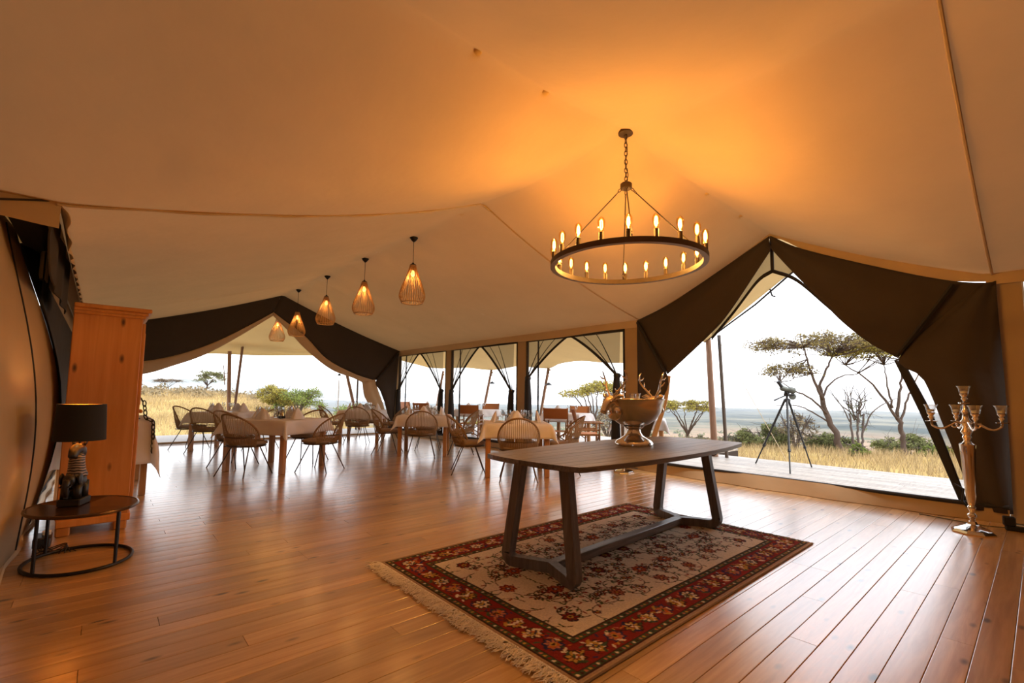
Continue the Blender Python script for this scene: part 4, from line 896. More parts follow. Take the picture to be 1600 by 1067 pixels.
# ================================================================ candelabra
def make_candelabra():
    t = thing('candelabra', 'candelabra', 'candelabra', group='silver floor candelabra'); H0 = 1.0
    b = MB(); b.lathe([(.0, 0), (.155, 0), (.158, .010), (.145, .020), (.120, .038), (.075, .058), (.040, .078), (.028, .10), (0, .10)], 8); b.build('foot', 'chrome', t, sharp=.4)
    MB().lathe([(.022, .095), (.020, .13), (.034, .145), (.034, .16), (.019, .175), (.019, .20), (.030, .215), (.030, .232), (.020, .245), (0, .246)], 20).build('lower_stem', 'chrome', t)
    fl = MB(); n = 32
    prof = [(.020, .24), (.034, .30), (.044, .50), (.052, .70), (.058, .785), (.060, .80), (.040, .815), (0, .816)]
    for r, z in prof:
        for k in range(n): a = 2*PI*k/n; rr = r*(1-.07*(k % 4 == 0)) if .28 < z < .79 else r; fl.v.append((rr*math.cos(a), rr*math.sin(a), z))
    for i in range(len(prof)-1):
        for k in range(n): fl.f.append((i*n+k, i*n+(k+1) % n, (i+1)*n+(k+1) % n, (i+1)*n+k))
    fl.build('fluted_column', 'chrome', t, sharp=.5)
    MB().lathe([(.040, .81), (.022, .835), (.034, .865), (.026, .885), (.044, .915), (.030, .945), (.022, .96), (.040, .99), (.044, 1.01), (.026, 1.03), (.020, 1.08), (.028, 1.10), (.016, 1.13), (.013, 1.165), (.045, 1.175), (.045, 1.181), (.012, 1.186), (0, 1.187)], 20).build('upper_stem', 'chrome', t)
    def holder(x, y, z):
        h = MB(); h.lathe([(0, 0), (.046, .004), (.046, .010), (.012, .014), (.014, .03), (.026, .045), (.016, .06), (.030, .078), (.032, .09), (0, .092)], 16, (x, y, z)); h.build('candle_holder', 'chrome', t)
        g = MB(); g.lathe([(.030, .088), (.036, .11), (.041, .14), (.055, .165), (.0525, .165), (.038, .14), (.033, .11), (.0, .095)], 18, (x, y, z), cap=False); g.build('glass_cup', 'drinking_glass', t)
        c = MB(); c.lathe([(0, .096), (.026, .096), (.026, .118), (0, .12)], 12, (x, y, z)); c.build('tealight', 'cream_yarn', t)
    holder(0, 0, 1.178)
    for k in range(4):
        a = PI/2*k+.55; d = v3((math.cos(a), math.sin(a), 0))
        P = [d*.02+v3((0, 0, .985)), d*.06+v3((0, 0, 1.005)), d*.11+v3((0, 0, .975)), d*.175+v3((0, 0, .940)), d*.235+v3((0, 0, .965)), d*.245+v3((0, 0, 1.005))]
        m = MB(); m.tube(smooth(P, 22), .010, 8); m.tube(smooth([d*.105+v3((0, 0, .978)), d*.085+v3((0, 0, .955)), d*.06+v3((0, 0, .965)), d*.07+v3((0, 0, .985))], 10), .007, 6); m.build('arm', 'chrome', t)
        holder(*(d*.245+v3((0, 0, 1.0))))
    return t
cn = make_candelabra(); cn.location = (-.483, 6.08, 0); cn.rotation_euler = (0, 0, rad(-12)); cn['label'] = 'tall silver five-arm candelabra with glass cups before the dark door flap'
dup(cn, (-4.47, 6.33, 0), rad(60), 'tall silver five-arm candelabra standing behind the trestle table and stag bowl', None, 1.08)
# ================================================================ pine cupboard, lamp table and lamp
cb = thing('cupboard', 'tall orange pine cupboard with moulded cornice beside the lamp', 'cupboard', (-5.84, .01, 0))
MB().bbox((0, 0, .99), (1.0, .46, 1.72), .006).build('body', 'pine', cb)
co = MB()
for z, e, h in ((1.86, .02, .03), (1.885, .035, .03), (1.915, .058, .035)): co.bbox((0, e/2, z), (1.0+2*e, .46+e, h), .006)
co.build('cornice', 'pine', cb)
bs = MB(); bs.bbox((0, .01, .105), (1.03, .47, .06), .006); bs.build('plinth', 'pine', cb)
for sx in (-1, 1):
    for sy in (-1, 1): MB().bbox((sx*.455, sy*.18, .04), (.10, .09, .08), .01).build('foot', 'pine', cb)
for sx in (-1, 1):
    d = MB(); d.bbox((sx*.235, .242, 1.0), (.46, .024, 1.62), .004); d.bbox((sx*.235, .255, 1.40), (.32, .012, .66), .01); d.bbox((sx*.235, .255, .55), (.32, .012, .66), .01); od = d.build('door', 'pine', cb)
    k = MB(); k.sphere((sx*.05, .285, 1.0), .018, 10, 8); k.tube([(sx*.05, .25, 1.0), (sx*.05, .28, 1.0)], .008, 8); k.build('knob', 'pine', od)
lt = thing('side_table', 'low oval side table with dark copper top and black iron hoop base', 'table', (-4.55, -.045, 0), rad(12))
MB().lathe([(0, .362), (.345, .362), (.355, .366), (.358, .376), (.354, .384), (.345, .386), (.340, .382), (0, .382)], 48, sx=1.02, sy=.86).build('tray_top', 'table_copper', lt)
MB().tube([(.335*1.02*math.cos(a), .335*.86*math.sin(a), .012) for a in np.linspace(0, 2*PI, 49)[:-1]], .0115, 8, True).build('base_hoop', 'dark_iron', lt)
for a in (.45, 2.1, 3.6, 5.2): MB().tube([(.335*1.02*math.cos(a), .335*.86*math.sin(a), .012), (.335*1.02*math.cos(a), .335*.86*math.sin(a), .365)], .0105, 8).build('leg', 'dark_iron', lt)
lp = thing('table_lamp', 'table lamp with black drum shade and carved animal totem base', 'lamp', (-4.62, -.10, .383), rad(-20))
MB().bbox((0, 0, .025), (.17, .13, .05), .006).build('plinth', 'carved_black', lp)
el = MB(); el.sphere((0, 0, .165), (.085, .058, .062), 14, 10); el.sphere((.085, 0, .185), (.042, .040, .045), 12, 8)
for sx in (-1, 1):
    for sy in (-1, 1): el.tube([(sx*.048, sy*.03, .16), (sx*.052, sy*.034, .09), (sx*.052, sy*.034, .05)], [.030, .024, .026], 10)
el.tube(smooth([(.115, 0, .185), (.135, 0, .15), (.132, 0, .105), (.118, 0, .075), (.125, 0, .06)], 10), [.024, .023, .022, .020, .019, .017, .016, .015, .013, .012, .011], 8)
for s in (-1, 1):
    el.sphere((.068, s*.052, .19), (.032, .010, .042), 10, 8); el.tube([(.115, s*.022, .165), (.145, s*.026, .145), (.16, s*.026, .15)], [.008, .006, .002], 6)
el.tube([(-.085, 0, .18), (-.10, 0, .14), (-.098, 0, .11)], [.006, .005, .004], 5)
el.build('carved_elephant', 'carved_black', lp, sharp=0)
m, t, b, o = nodes('zebra_stripes'); tc = N(t, 'ShaderNodeTexCoord'); wv = N(t, 'ShaderNodeTexWave', Scale=17.0, Distortion=5.0, Detail=2.0); wv.bands_direction = 'Z'; rp = N(t, 'ShaderNodeValToRGB'); rp.color_ramp.interpolation = 'CONSTANT'
rp.color_ramp.elements[0].color = (.015, .012, .010, 1); rp.color_ramp.elements[1].position = .55; rp.color_ramp.elements[1].color = (.30, .22, .16, 1); t.links.new(tc.outputs['Object'], wv.inputs['Vector']); t.links.new(wv.outputs[0], rp.inputs[0]); t.links.new(rp.outputs[0], b.inputs['Base Color']); b.inputs['Roughness'].default_value = .45
zb = MB(); zb.tube(smooth([(-.01, 0, .20), (0, 0, .25), (.008, 0, .31), (-.002, 0, .36)], 12), [.062, .060, .056, .052, .050, .048, .047, .046, .045, .044, .043, .042, .040], 14); zb.build('striped_neck', 'zebra_stripes', lp, sharp=0)
zh = MB(); zh.tube(smooth([(-.012, 0, .345), (.005, 0, .39), (.045, 0, .385), (.075, 0, .35), (.082, 0, .335)], 10), [.042, .045, .046, .044, .040, .036, .032, .028, .026, .023, .012], 12)
for s in (-1, 1): zh.tube([(-.004, s*.028, .415), (-.012, s*.036, .445), (-.012, s*.036, .462)], [.010, .011, .002], 6)
zh.build('carved_head', 'carved_black', lp, sharp=0)
MB().tube([(-.01, 0, .41), (-.01, 0, .50)], .007, 8).build('stem', 'dark_iron', lp)
sh = MB(); sh.lathe([(.148, .455), (.136, .715), (.133, .715), (.145, .455), (.148, .455)], 40, cap=False); so = sh.build('shade', 'black_shade', lp)
MB().lathe([(.1435, .46), (.1315, .712)], 40, cap=False).build('shade_lining', 'gold_lining', so)
sp_ = MB()
for k in range(3): a = k*2*PI/3; sp_.tube([(0, 0, .50), (.143*math.cos(a), .143*math.sin(a), .50)], .003, 5)
sp_.build('shade_ring', 'brass', so)
MB().sphere((0, 0, .56), (.028, .028, .036), 12, 8).build('bulb', 'lamp_bulb', lp)
pl = bpy.data.lights.new('table_lamp_light', 'POINT'); pl.energy = 4; pl.color = (1, .55, .2); pl.shadow_soft_size = .03; po = bpy.data.objects.new('table_lamp_light', pl); COL.objects.link(po); po.parent = lp; po.location = (0, 0, .62)
# serving table behind the cupboard with a chain stand
sv = make_table('serving_table', 'serving table under a long white cloth beyond the pine cupboard', None, .9, .86); sv.location = (-7.55, .07, 0); sv.scale = (1.5, .86, 1)
cl = cloth_mesh(.69, .40, .50, .8645, 31, .05).build('tablecloth', 'linen', None, (-7.55, .07, 0), 0, sharp=0); tag(cl, 'long white cloth hanging from the serving table beyond the pine cupboard', 'tablecloth')
def chain(mb, P, n, lk=.022, r=.004):
    for i in range(n):
        p = poly_at(P, (i+.5)/n); q = poly_at(P, min(1, (i+.52)/n)); d = Vector(poly_at(P, min(1, (i+1)/n))-poly_at(P, i/n)).normalized(); s = d.orthogonal().normalized()
        if i % 2: s = d.cross(s)
        mb.tube([Vector(p)+d*math.cos(a)*lk+s*math.sin(a)*lk*.55 for a in np.linspace(0, 2*PI, 11)[:-1]], r, 5, True)
    return mb
ck = thing('chain_stand', 'black iron stand with a hanging chain on the serving table', 'stand', (-6.98, .30, .868))
MB().tube(smooth([(-.05, 0, 0), (-.05, 0, .20), (0, 0, .26), (.08, .04, .25), (.11, .06, .21)], 14), .008, 7).build('hook', 'dark_iron', ck)
MB().lathe([(0, 0), (.06, 0), (.06, .012), (0, .014)], 16, (-.05, 0, 0)).build('foot', 'dark_iron', ck)
chain(MB(), [(.11, .075, .21), (.135, .10, .02), (.16, .17, -.02), (.165, .185, -.38)], 12, .036, .006).build('chain', 'dark_iron', ck)
MB().lathe([(0, 0), (.09, .004), (.12, .012), (.11, .014), (0, .01)], 20, (.06, -.18, 0)).build('dish', 'silver', ck)
# cables and boxes on the floor by the left wall and by the right post
cbx = thing('power_box', 'small black power box with loose cables on floor behind the low oval table', 'power strip', (-5.15, -.27, 0))
MB().bbox((0, 0, .04), (.20, .10, .08), .01).build('box', 'black_plastic', cbx)
MB().bbox((.0, .02, .095), (.05, .05, .035), .006).build('plug', 'white_plastic', cbx)
ca = MB()
for k in range(4): ca.tube(smooth([(.1, 0, .03), (.2+.03*k, .08*math.sin(k), .01), (.28, .12-.05*k, .008), (.20, .14, .012+.01*k), (.34, .20-.03*k, .008)], 18), .004, 5)
ca.build('cable', 'black_plastic', cbx)
ps = thing('power_strip', 'black power strip with white charger at the foot of the canvas post', 'power strip', (-.10, 6.50, 0), rad(10))
MB().bbox((0, 0, .022), (.40, .06, .044), .008).build('strip', 'black_plastic', ps)
MB().bbox((-.17, .0, .085), (.085, .06, .085), .008).build('adapter', 'black_plastic', ps)
MB().bbox((0, 0, .078), (.055, .045, .068), .008).build('charger', 'white_plastic', ps)
MB().tube(smooth([(-.2, 0, .02), (-.34, .04, .006), (-.6, .14, .006), (-.8, .22, .006)], 14), .005, 6).build('cord', 'black_plastic', ps)
MB().tube(smooth([(0, .0, .11), (-.02, -.03, .16), (-.05, 0, .19), (-.02, .05, .15), (.06, -.08, .02), (-.08, -.12, .006), (.05, -.16, .006), (.2, -.10, .006)], 30), .0032, 5).build('white_cable', 'white_plastic', ps)
# ================================================================ chandelier
XC, YC2, ZC = -2.375, 3.43, 2.375
zt = roof(XC, YC2)
ch = thing('chandelier', 'large bronze ring chandelier with twenty glowing filament bulbs hanging by chain', 'chandelier', (XC, YC2, ZC), rad(9))
RR = .655
rg = MB(); n = 96
for k in range(n):
    a = 2*PI*k/n; c, s = math.cos(a), math.sin(a)
    for r, z in ((RR-.022, -.022), (RR+.022, -.022), (RR+.022, .022), (RR-.022, .022)): rg.v.append((r*c, r*s, z))
for k in range(n):
    for j in range(4): 
        if j != 0: rg.f.append((k*4+j, k*4+(j+1) % 4, ((k+1) % n)*4+(j+1) % 4, ((k+1) % n)*4+j))
ro = rg.build('ring', 'chandelier_metal', ch, sharp=.5)
r2 = MB()
for k in range(n): a = 2*PI*k/n; c, s = math.cos(a), math.sin(a); r2.v += [((RR-.022)*c, (RR-.022)*s, -.0225), ((RR+.022)*c, (RR+.022)*s, -.0225)]
for k in range(n): r2.f.append((k*2, ((k+1) % n)*2, ((k+1) % n)*2+1, k*2+1))
r2.build('ring_face', 'ring_edge', ch, sharp=0)
bprof = [(.011, 0), (.016, .012), (.026, .045), (.030, .075), (.028, .095), (.018, .113), (.006, .122), (0, .123)]
me_s = MB().lathe([(0, .02), (.0195, .02), (.0195, .085), (.016, .088), (0, .089)], 12).mesh('socket'); me_b = MB().lathe(bprof, 14, (0, 0, .086)).mesh('bulb', 0)
fm = MB()
for k in range(4): a = PI/2*k; fm.tube([(.003*math.cos(a), .003*math.sin(a), .105), (.012*math.cos(a), .012*math.sin(a), .125), (.010*math.cos(a), .010*math.sin(a), .172), (.003*math.cos(a), .003*math.sin(a), .184)], .0035, 5)
me_f = fm.mesh('filament', 0)
for k in range(20):
    a = 2*PI*(k+.5)/20; p = (RR*math.cos(a), RR*math.sin(a), 0)
    link('socket', me_s, 'brass' if False else 'chandelier_metal', ch, p); ob = link('bulb', me_b, 'bulb_glass', ch, p); link('filament', me_f, 'filament', ob)
    if k % 2 == 0:
        l = bpy.data.lights.new('chandelier_light', 'POINT'); l.energy = CH_W/10; l.color = (1.0, .62, .22); l.shadow_soft_size = .008; lo = bpy.data.objects.new('chandelier_light', l); COL.objects.link(lo); lo.parent = ch; lo.location = (p[0], p[1], .145)
hz_ = .725
MB().lathe([(0, hz_-.035), (.045, hz_-.035), (.052, hz_-.028), (.052, hz_+.012), (.044, hz_+.02), (.012, hz_+.024), (.010, hz_+.045), (0, hz_+.046)], 20).build('hub', 'chandelier_metal', ch)
for k in range(4):
    a = PI/2*k+rad(29); d = v3((math.cos(a), math.sin(a), 0))
    MB().tube([d*.085+v3((0, 0, hz_-.075)), d*(RR-.02)+v3((0, 0, .075))], .0052, 6).build('rod', 'chandelier_metal', ch)
    c = MB(); chain(c, [d*.045+v3((0, 0, hz_-.03)), d*.09+v3((0, 0, hz_-.08))], 2, .019, .0035); c.build('chain_link', 'chandelier_metal', ch); c = MB(); chain(c, [d*(RR-.022)+v3((0, 0, .078)), d*(RR-.004)+v3((0, 0, .018))], 2, .020, .0035); c.build('chain_link', 'chandelier_metal', ch)
top_ = zt-ZC
c = MB(); chain(c, [(0, 0, hz_+.04), (0, 0, top_-.03)], 11, .026, .0038); c.build('chain', 'chandelier_metal', ch)
MB().tube(smooth([(0, 0, hz_+.03), (.018, .004, hz_+.10), (-.012, .012, hz_+.2), (.014, 0, hz_+.32), (0, 0, top_-.03)], 20), .0035, 6).build('cable', 'chandelier_metal', ch)
MB().lathe([(0, top_-.045), (.012, top_-.045), (.014, top_-.03), (.066, top_-.024), (.070, top_+.004), (.066, top_+.012), (0, top_+.012)], 28).build('canopy', 'chandelier_metal', ch)
# ================================================================ pendant lamps
def make_pendant(cord):
    t = thing('pendant_lamp', 'pendant lamp', 'lamp', group='slatted pear pendants along the ridge')
    # origin at lamp top (cap)
    prof = smooth([(.045, 0, 0), (.055, 0, -.045), (.088, 0, -.15), (.150, 0, -.31), (.188, 0, -.43), (.186, 0, -.50), (.155, 0, -.565)], 14)
    rb = MB()
    for k in range(34):
        a = 2*PI*k/34; rb.tube([(p[0]*math.cos(a), p[0]*math.sin(a), p[2]) for p in prof], .0050, 4)
    rb.build('slats', 'bamboo', t)
    for r, z in ((.156, -.567), (.046, -.004)): MB().tube([(r*math.cos(a), r*math.sin(a), z) for a in np.linspace(0, 2*PI, 33)[:-1]], .0085, 6, True).build('hoop', 'bamboo', t)
    MB().lathe([(0, .045), (.012, .045), (.020, .03), (.040, .02), (.050, .004), (.046, -.01), (.02, -.012), (.02, -.07), (0, -.07)], 16).build('cap', 'dark_iron', t)
    MB().lathe([(0, -.07), (.016, -.075), (.030, -.125), (.026, -.15), (0, -.168)], 12).build('bulb', 'lamp_bulb', t)
    MB().tube([(0, 0, .04), (0, 0, cord)], .0045, 6).build('cord', 'dark_iron', t)
    MB().lathe([(0, cord-.075), (.010, cord-.072), (.035, cord-.05), (.062, cord-.012), (.066, cord+.03), (0, cord+.03)], 18).build('canopy', 'dark_iron', t)
    l = bpy.data.lights.new('pendant_light', 'POINT'); l.energy = 5; l.color = (1.0, .52, .15); l.shadow_soft_size = .03; lo = bpy.data.objects.new('pendant_light', l); COL.objects.link(lo); lo.parent = t; lo.location = (0, 0, -.20)
    return t
PN = ['slatted pear-shaped pendant lamp hanging nearest the chandelier', 'slatted pear-shaped pendant lamp second along the ridge from the chandelier', 'slatted pear-shaped pendant lamp in the middle of the ridge row', 'slatted pear-shaped pendant lamp second along the ridge from the far gable doorway', 'slatted pear-shaped pendant lamp hanging under the far gable doorway peak']
for (x, z), lb in zip(((-6.16, 3.13), (-7.90, 3.18), (-9.78, 3.20), (-11.69, 3.12), (-13.35, 3.13)), PN):
    zc = (roof(x, YC) if x > GX0 else 3.66)
    p = make_pendant(zc-z-.012); p.location = (x, YC, z); p['label'] = lb
# ================================================================ spotting scope on the deck
sc = thing('spotting_scope', 'grey-green spotting scope on a black tripod on the bare deck', 'telescope', (-2.98, 9.10, 0))
hp = (0, 0, 1.20)
for (x, y) in ((-.60, .10), (.23, -.68), (.22, .42)):
    d = v3((x, y, 0)); a = v3((0, 0, 1.17))+d*.07; e = d+v3((0, 0, .0)); g = MB()
    g.tube([a, a*.62+e*.38], .019, 8); g.tube([a*.62+e*.38, a*.30+e*.70], .0155, 8); g.tube([a*.30+e*.70, e], .012, 8)
    for f in (.38, .70): g.tube([a*(1-f+.015)+e*(f-.015), a*(1-f-.015)+e*(f+.015)], .024, 8)
    g.build('leg', 'scope_black', sc)
    MB().tube([a*.6+e*.4, (0, 0, .74)], .005, 5).build('leg_brace', 'scope_black', sc)
cc = MB(); cc.tube([(0, 0, .70), (0, 0, 1.26)], .017, 10); cc.lathe([(.03, 1.14), (.055, 1.16), (.055, 1.19), (.03, 1.21)], 14); cc.build('centre_column', 'scope_black', sc)
hd = MB(); hd.bbox((0, 0, 1.275), (.08, .08, .06), .01); hd.bbox((0, 0, 1.315), (.055, .11, .022), .006); hd.tube([(0, 0, 1.27), (-.10, -.09, 1.21), (-.16, -.14, 1.17)], [.010, .010, .014], 8); hd.tube([(.02, 0, 1.27), (.10, .05, 1.27)], .014, 8); hd.build('pan_head', 'scope_black', sc)
ax = v3((.66, .75, 0)); bd = MB()
P = [v3((0, 0, 1.365))+ax*t2+v3((0, 0, dz)) for t2, dz in ((-.10, .035), (-.075, .02), (-.03, .006), (.02, -.004), (.035, -.006), (.125, -.016), (.132, -.017))]
bd.tube(P, [.034, .046, .044, .040, .052, .056, .050], 18); bd.build('barrel', 'scope_green', sc, sharp=.9)
ey = MB(); ey.tube([v3((0, 0, 1.385))-ax*.065, v3((0, 0, 1.44))-ax*.105, v3((0, 0, 1.465))-ax*.12], [.036, .030, .027], 14); ey.tube([v3((0, 0, 1.465))-ax*.12, v3((0, 0, 1.51))-ax*.15], [.033, .033], 14); ey.build('eyepiece', 'scope_black', sc)
ln_ = MB(); ln_.tube([v3((0, 0, 1.348))+ax*.130, v3((0, 0, 1.348))+ax*.136], .046, 18); ln_.build('lens', 'lens', sc)
cp = MB(); cp.lathe([(0, -.012), (.055, -.012), (.058, 0), (.055, .012), (0, .012)], 20, tuple(v3((0, 0, 1.245))+ax*.10), Matrix.Rotation(PI/2, 3, 'X') @ Matrix.Rotation(.7, 3, 'Y')); cp.tube([v3((0, 0, 1.30))+ax*.10, v3((0, 0, 1.36))+ax*.11], .003, 4); cp.build('lens_cap', 'scope_green', sc)
# ================================================================ lanterns outside
def lantern(x, y, z, label):
    t = thing('hanging_lantern', label, 'lantern', (x, y, z), 0, 'glass lanterns hung from the awning poles')
    MB().lathe([(0, .10), (.02, .095), (.11, .03), (.11, .02), (.05, .015), (0, .015)], 16).build('cap', 'dark_iron', t)
    MB().lathe([(.05, .02), (.062, -.04), (.062, -.13), (.045, -.18), (0, -.18)], 16, cap=False).build('glass', 'drinking_glass', t)
    MB().tube([(0, 0, .09), (0, 0, .16), (-.012, 0, .50)], .006, 5).build('hanger', 'dark_iron', t)
lantern(-12.37, 9.98, 1.57, 'small glass lantern hanging from the awning pole seen in the middle window'); lantern(-9.69, 9.98, 1.50, 'small glass lantern hanging from the awning pole seen beside the wide doorway post')
tl = thing('stake_lantern', 'pale lantern on a tall thin stake outside the far gable doorway', 'lantern', (-15.55, 5.95, 0))
MB().tube([(0, 0, -.02), (0, 0, 1.66)], .014, 8).build('stake', 'cream_yarn', tl); MB().lathe([(0, 1.60), (.05, 1.60), (.055, 1.75), (.04, 1.80), (0, 1.80)], 14).build('glass', 'drinking_glass', tl); MB().lathe([(.06, 1.79), (.03, 1.85), (0, 1.86)], 14).build('cap', 'dark_iron', tl)
# ================================================================ trees, shrubs, grass
basic('bark', (.105, .072, .056), .95, 0, .3, 12, .4, 30, .1)
basic('grey_bark', (.13, .10, .085), .95, 0, .3, 12, .4, 30, .1)
def leafmat(name, c):
    m, t, b, o = nodes(name); ri = N(t, 'ShaderNodeNewGeometry'); hs = N(t, 'ShaderNodeHueSaturation'); hs.inputs['Color'].default_value = c4(c); mr = N(t, 'ShaderNodeMapRange'); mr.inputs[3].default_value = .6; mr.inputs[4].default_value = 1.35
    t.links.new(ri.outputs['Random Per Island'], mr.inputs[0]); t.links.new(mr.outputs[0], hs.inputs['Value']); t.links.new(hs.outputs[0], b.inputs['Base Color']); b.inputs['Roughness'].default_value = .9; b.inputs['Specular IOR Level'].default_value = .1
    tr = N(t, 'ShaderNodeBsdfTranslucent'); t.links.new(hs.outputs[0], tr.inputs[0]); ms = N(t, 'ShaderNodeMixShader'); ms.inputs[0].default_value = .3; t.links.new(b.outputs[0], ms.inputs[1]); t.links.new(tr.outputs[0], ms.inputs[2]); t.links.new(ms.outputs[0], o.inputs[0])
leafmat('acacia_leaf', (.36, .30, .07)); leafmat('acacia_leaf_sparse', (.26, .20, .075)); leafmat('bush_leaf', (.21, .215, .085)); leafmat('dry_leaf', (.30, .235, .14)); leafmat('green_leaf', (.23, .27, .07)); leafmat('dry_grass', (.46, .335, .17)); leafmat('pale_scrub', (.20, .185, .11))
def leaves(mb, c, r, n, sz, R_, flat=.35):
    c = v3(c)
    for _ in range(n):
        d = R_.normal(0, 1, 3); d /= np.linalg.norm(d); p = c+d*v3((r, r, r*flat))*R_.uniform(.2, 1)**.6; a = R_.normal(0, 1, 3); a /= np.linalg.norm(a); b2 = np.cross(a, R_.normal(0, 1, 3)); b2 /= max(1e-6, np.linalg.norm(b2)); s = sz*R_.uniform(.6, 1.4)
        k = len(mb.v); mb.v += [tuple(p-a*s), tuple(p+b2*s*.5), tuple(p+a*s), tuple(p-b2*s*.5)]; mb.f.append((k, k+1, k+2, k+3))
def tree(name, label, group, loc, stems, crown, leafm, seed, nl=60, lsz=.05, bark='bark', clump=.35, flat=.35, twig=True):
    """stems: list of polylines [(pts, r0, r1)]; crown: list of (x,y,z) clump centres"""
    R_ = np.random.default_rng(seed); t = thing(name, label, 'tree' if 'shrub' not in name and 'bush' not in name else 'bush', loc, 0, group)
    tk = MB(); ends = []
    for P, r0, r1 in stems:
        P = smooth(P, 12); P = [p+R_.normal(0, r0*.25, 3)*(1 if 0 < i < 12 else 0) for i, p in enumerate(P)]; tk.tube(P, [(r0+(r1-r0)*i/12)*.78 for i in range(13)], 7); ends += [P[-1], P[9], P[6]]
    tw = MB(); lf = MB()
    for c in crown:
        c = v3(c); e = min(ends, key=lambda q: np.linalg.norm((q-c)*v3((1, 1, 1.3)))) if ends else c
        if twig:
            mid = (e+c)/2+R_.normal(0, .10, 3)+v3((0, 0, .03)); tw.tube(smooth([e, mid, c], 5), [.020, .017, .014, .011, .008, .005], 4)
            for _ in range(8):
                q = c+R_.normal(0, 1, 3)*clump*v3((1.1, 1.1, flat*1.1)); tw.tube([c, (c+q)/2+R_.normal(0, .04, 3), q], [.008, .006, .003], 3)
        if nl: leaves(lf, c, clump, nl, lsz, R_, flat)
    tk.build('trunk', bark, t, sharp=0)
    if tw.v: tw.build('twigs', bark, t, sharp=0)
    if lf.v: stuff(lf.build('foliage', leafm, t, sharp=0))
    return t
def umbrella_crown(R_, n, rx, ry, z, thick, holes=0, cx=0, cy=0):
    out = []
    for _ in range(n):
        a = R_.uniform(0, 2*PI); q = math.sqrt(R_.uniform(0, 1)); out.append((cx+rx*q*math.cos(a), cy+ry*q*math.sin(a), z+thick*(1-q*q)*.6+R_.uniform(-.5, .5)*thick))
    return out
CR = v3((.66, .75, 0)); 
def loc(x, y, dz=-.03): return (x, y, terrain(x, y)+dz)
R_ = np.random.default_rng(5)
def cr(a, b2, z): return tuple(CR*a+v3((-.75, .66, 0))*b2+v3((0, 0, z)))
# tall flat-topped acacia right of the scope: leans left going up
st = [([cr(0, 0, 0), cr(-.18, 0, .6), cr(-.52, .05, 1.5), cr(-.66, 0, 2.1)], .15, .10), ([cr(-.60, 0, 1.8), cr(-.62, .1, 2.5), cr(-.35, .15, 3.1), cr(-.05, .2, 3.6)], .08, .035), ([cr(-.62, 0, 2.0), cr(-.95, -.1, 2.6), cr(-1.15, -.1, 3.3), cr(-1.35, -.1, 3.9)], .075, .03), ([cr(-.6, 0, 2.1), cr(-.2, .2, 2.55), cr(.3, .3, 2.85), cr(.9, .3, 2.95)], .05, .02), ([cr(-.5, 0, 1.45), cr(-1.1, -.1, 2.0), cr(-1.8, -.2, 2.3), cr(-2.3, -.2, 2.6)], .05, .018), ([cr(-.35, 0, 1.1), cr(-.9, .2, 1.5), cr(-1.5, .2, 1.75), cr(-2.3, .3, 1.72)], .04, .012)]
crn = [cr(*p) for p in umbrella_crown(R_, 84, 2.7, 1.7, 3.95, .40, cx=-.35)]+[cr(*p) for p in umbrella_crown(R_, 20, .95, .8, 2.95, .3, cx=-1.75)]
acl = [tuple(p) for p in crn]
tree('acacia_tree', 'tall flat-topped acacia with leaning trunk growing just beyond the deck beside the scope', 'acacias beyond the deck', loc(-4.92, 20.4), st, acl, 'acacia_leaf_sparse', 41, 55, .040, 'bark', .42, .34)
# second tall acacia, denser greener top, partly behind the flap
st = [([cr(0, 0, 0), cr(-.05, 0, .8), cr(-.2, 0, 1.5)], .12, .09), ([cr(-.2, 0, 1.5), cr(-.1, 0, 2.2), cr(.05, 0, 2.9), cr(.1, 0, 3.6)], .08, .03), ([cr(-.2, 0, 1.4), cr(-.55, .1, 2.1), cr(-1.1, .1, 2.8), cr(-1.9, .2, 3.4)], .07, .025), ([cr(-.1, 0, 1.2), cr(.15, 0, 2.0), cr(.45, 0, 2.6), cr(.8, 0, 3.3)], .06, .02), ([cr(-.35, 0, 1.8), cr(-.5, 0, 2.6), cr(-.6, 0, 3.4)], .05, .02)]
crn = [cr(*p) for p in umbrella_crown(R_, 52, 1.9, 1.4, 3.85, .40, cx=-.75)]
tree('acacia_tree', 'tall acacia with dense yellow-green crown growing beside the dark door flap', 'acacias beyond the deck', loc(-3.46, 22.4), st, crn, 'acacia_leaf', 42, 95, .042, 'bark', .38, .34)
# leafless multi-stemmed tree between the two
st = [([cr(o_, 0, 0), cr(o_*1.1, 0, .8), cr(o_*1.6, 0, 1.5)], .055, .04) for o_ in (-.16, .02, .18)]
for k in range(14): a = R_.uniform(-1, 1); st.append(([cr(a*.25, 0, 1.2+R_.uniform(0, .5)), cr(a*.6, R_.uniform(-.3, .3), 1.9), cr(a*(.9+R_.uniform(0, .5)), R_.uniform(-.4, .4), 2.3+R_.uniform(0, .6))], .03, .008))
st.append(([cr(.2, 0, .8), cr(.55, 0, 1.5), cr(1.1, 0, 1.9), cr(1.6, 0, 2.1)], .04, .01))
tree('bare_tree', 'leafless multi-stemmed tree standing between the two tall acacias', None, loc(-4.55, 20.9), st, [cr(R_.uniform(-.3, .4), 0, R_.uniform(.9, 2.0)) for _ in range(8)], 'green_leaf', 43, 14, .03, 'grey_bark', .22, .8)
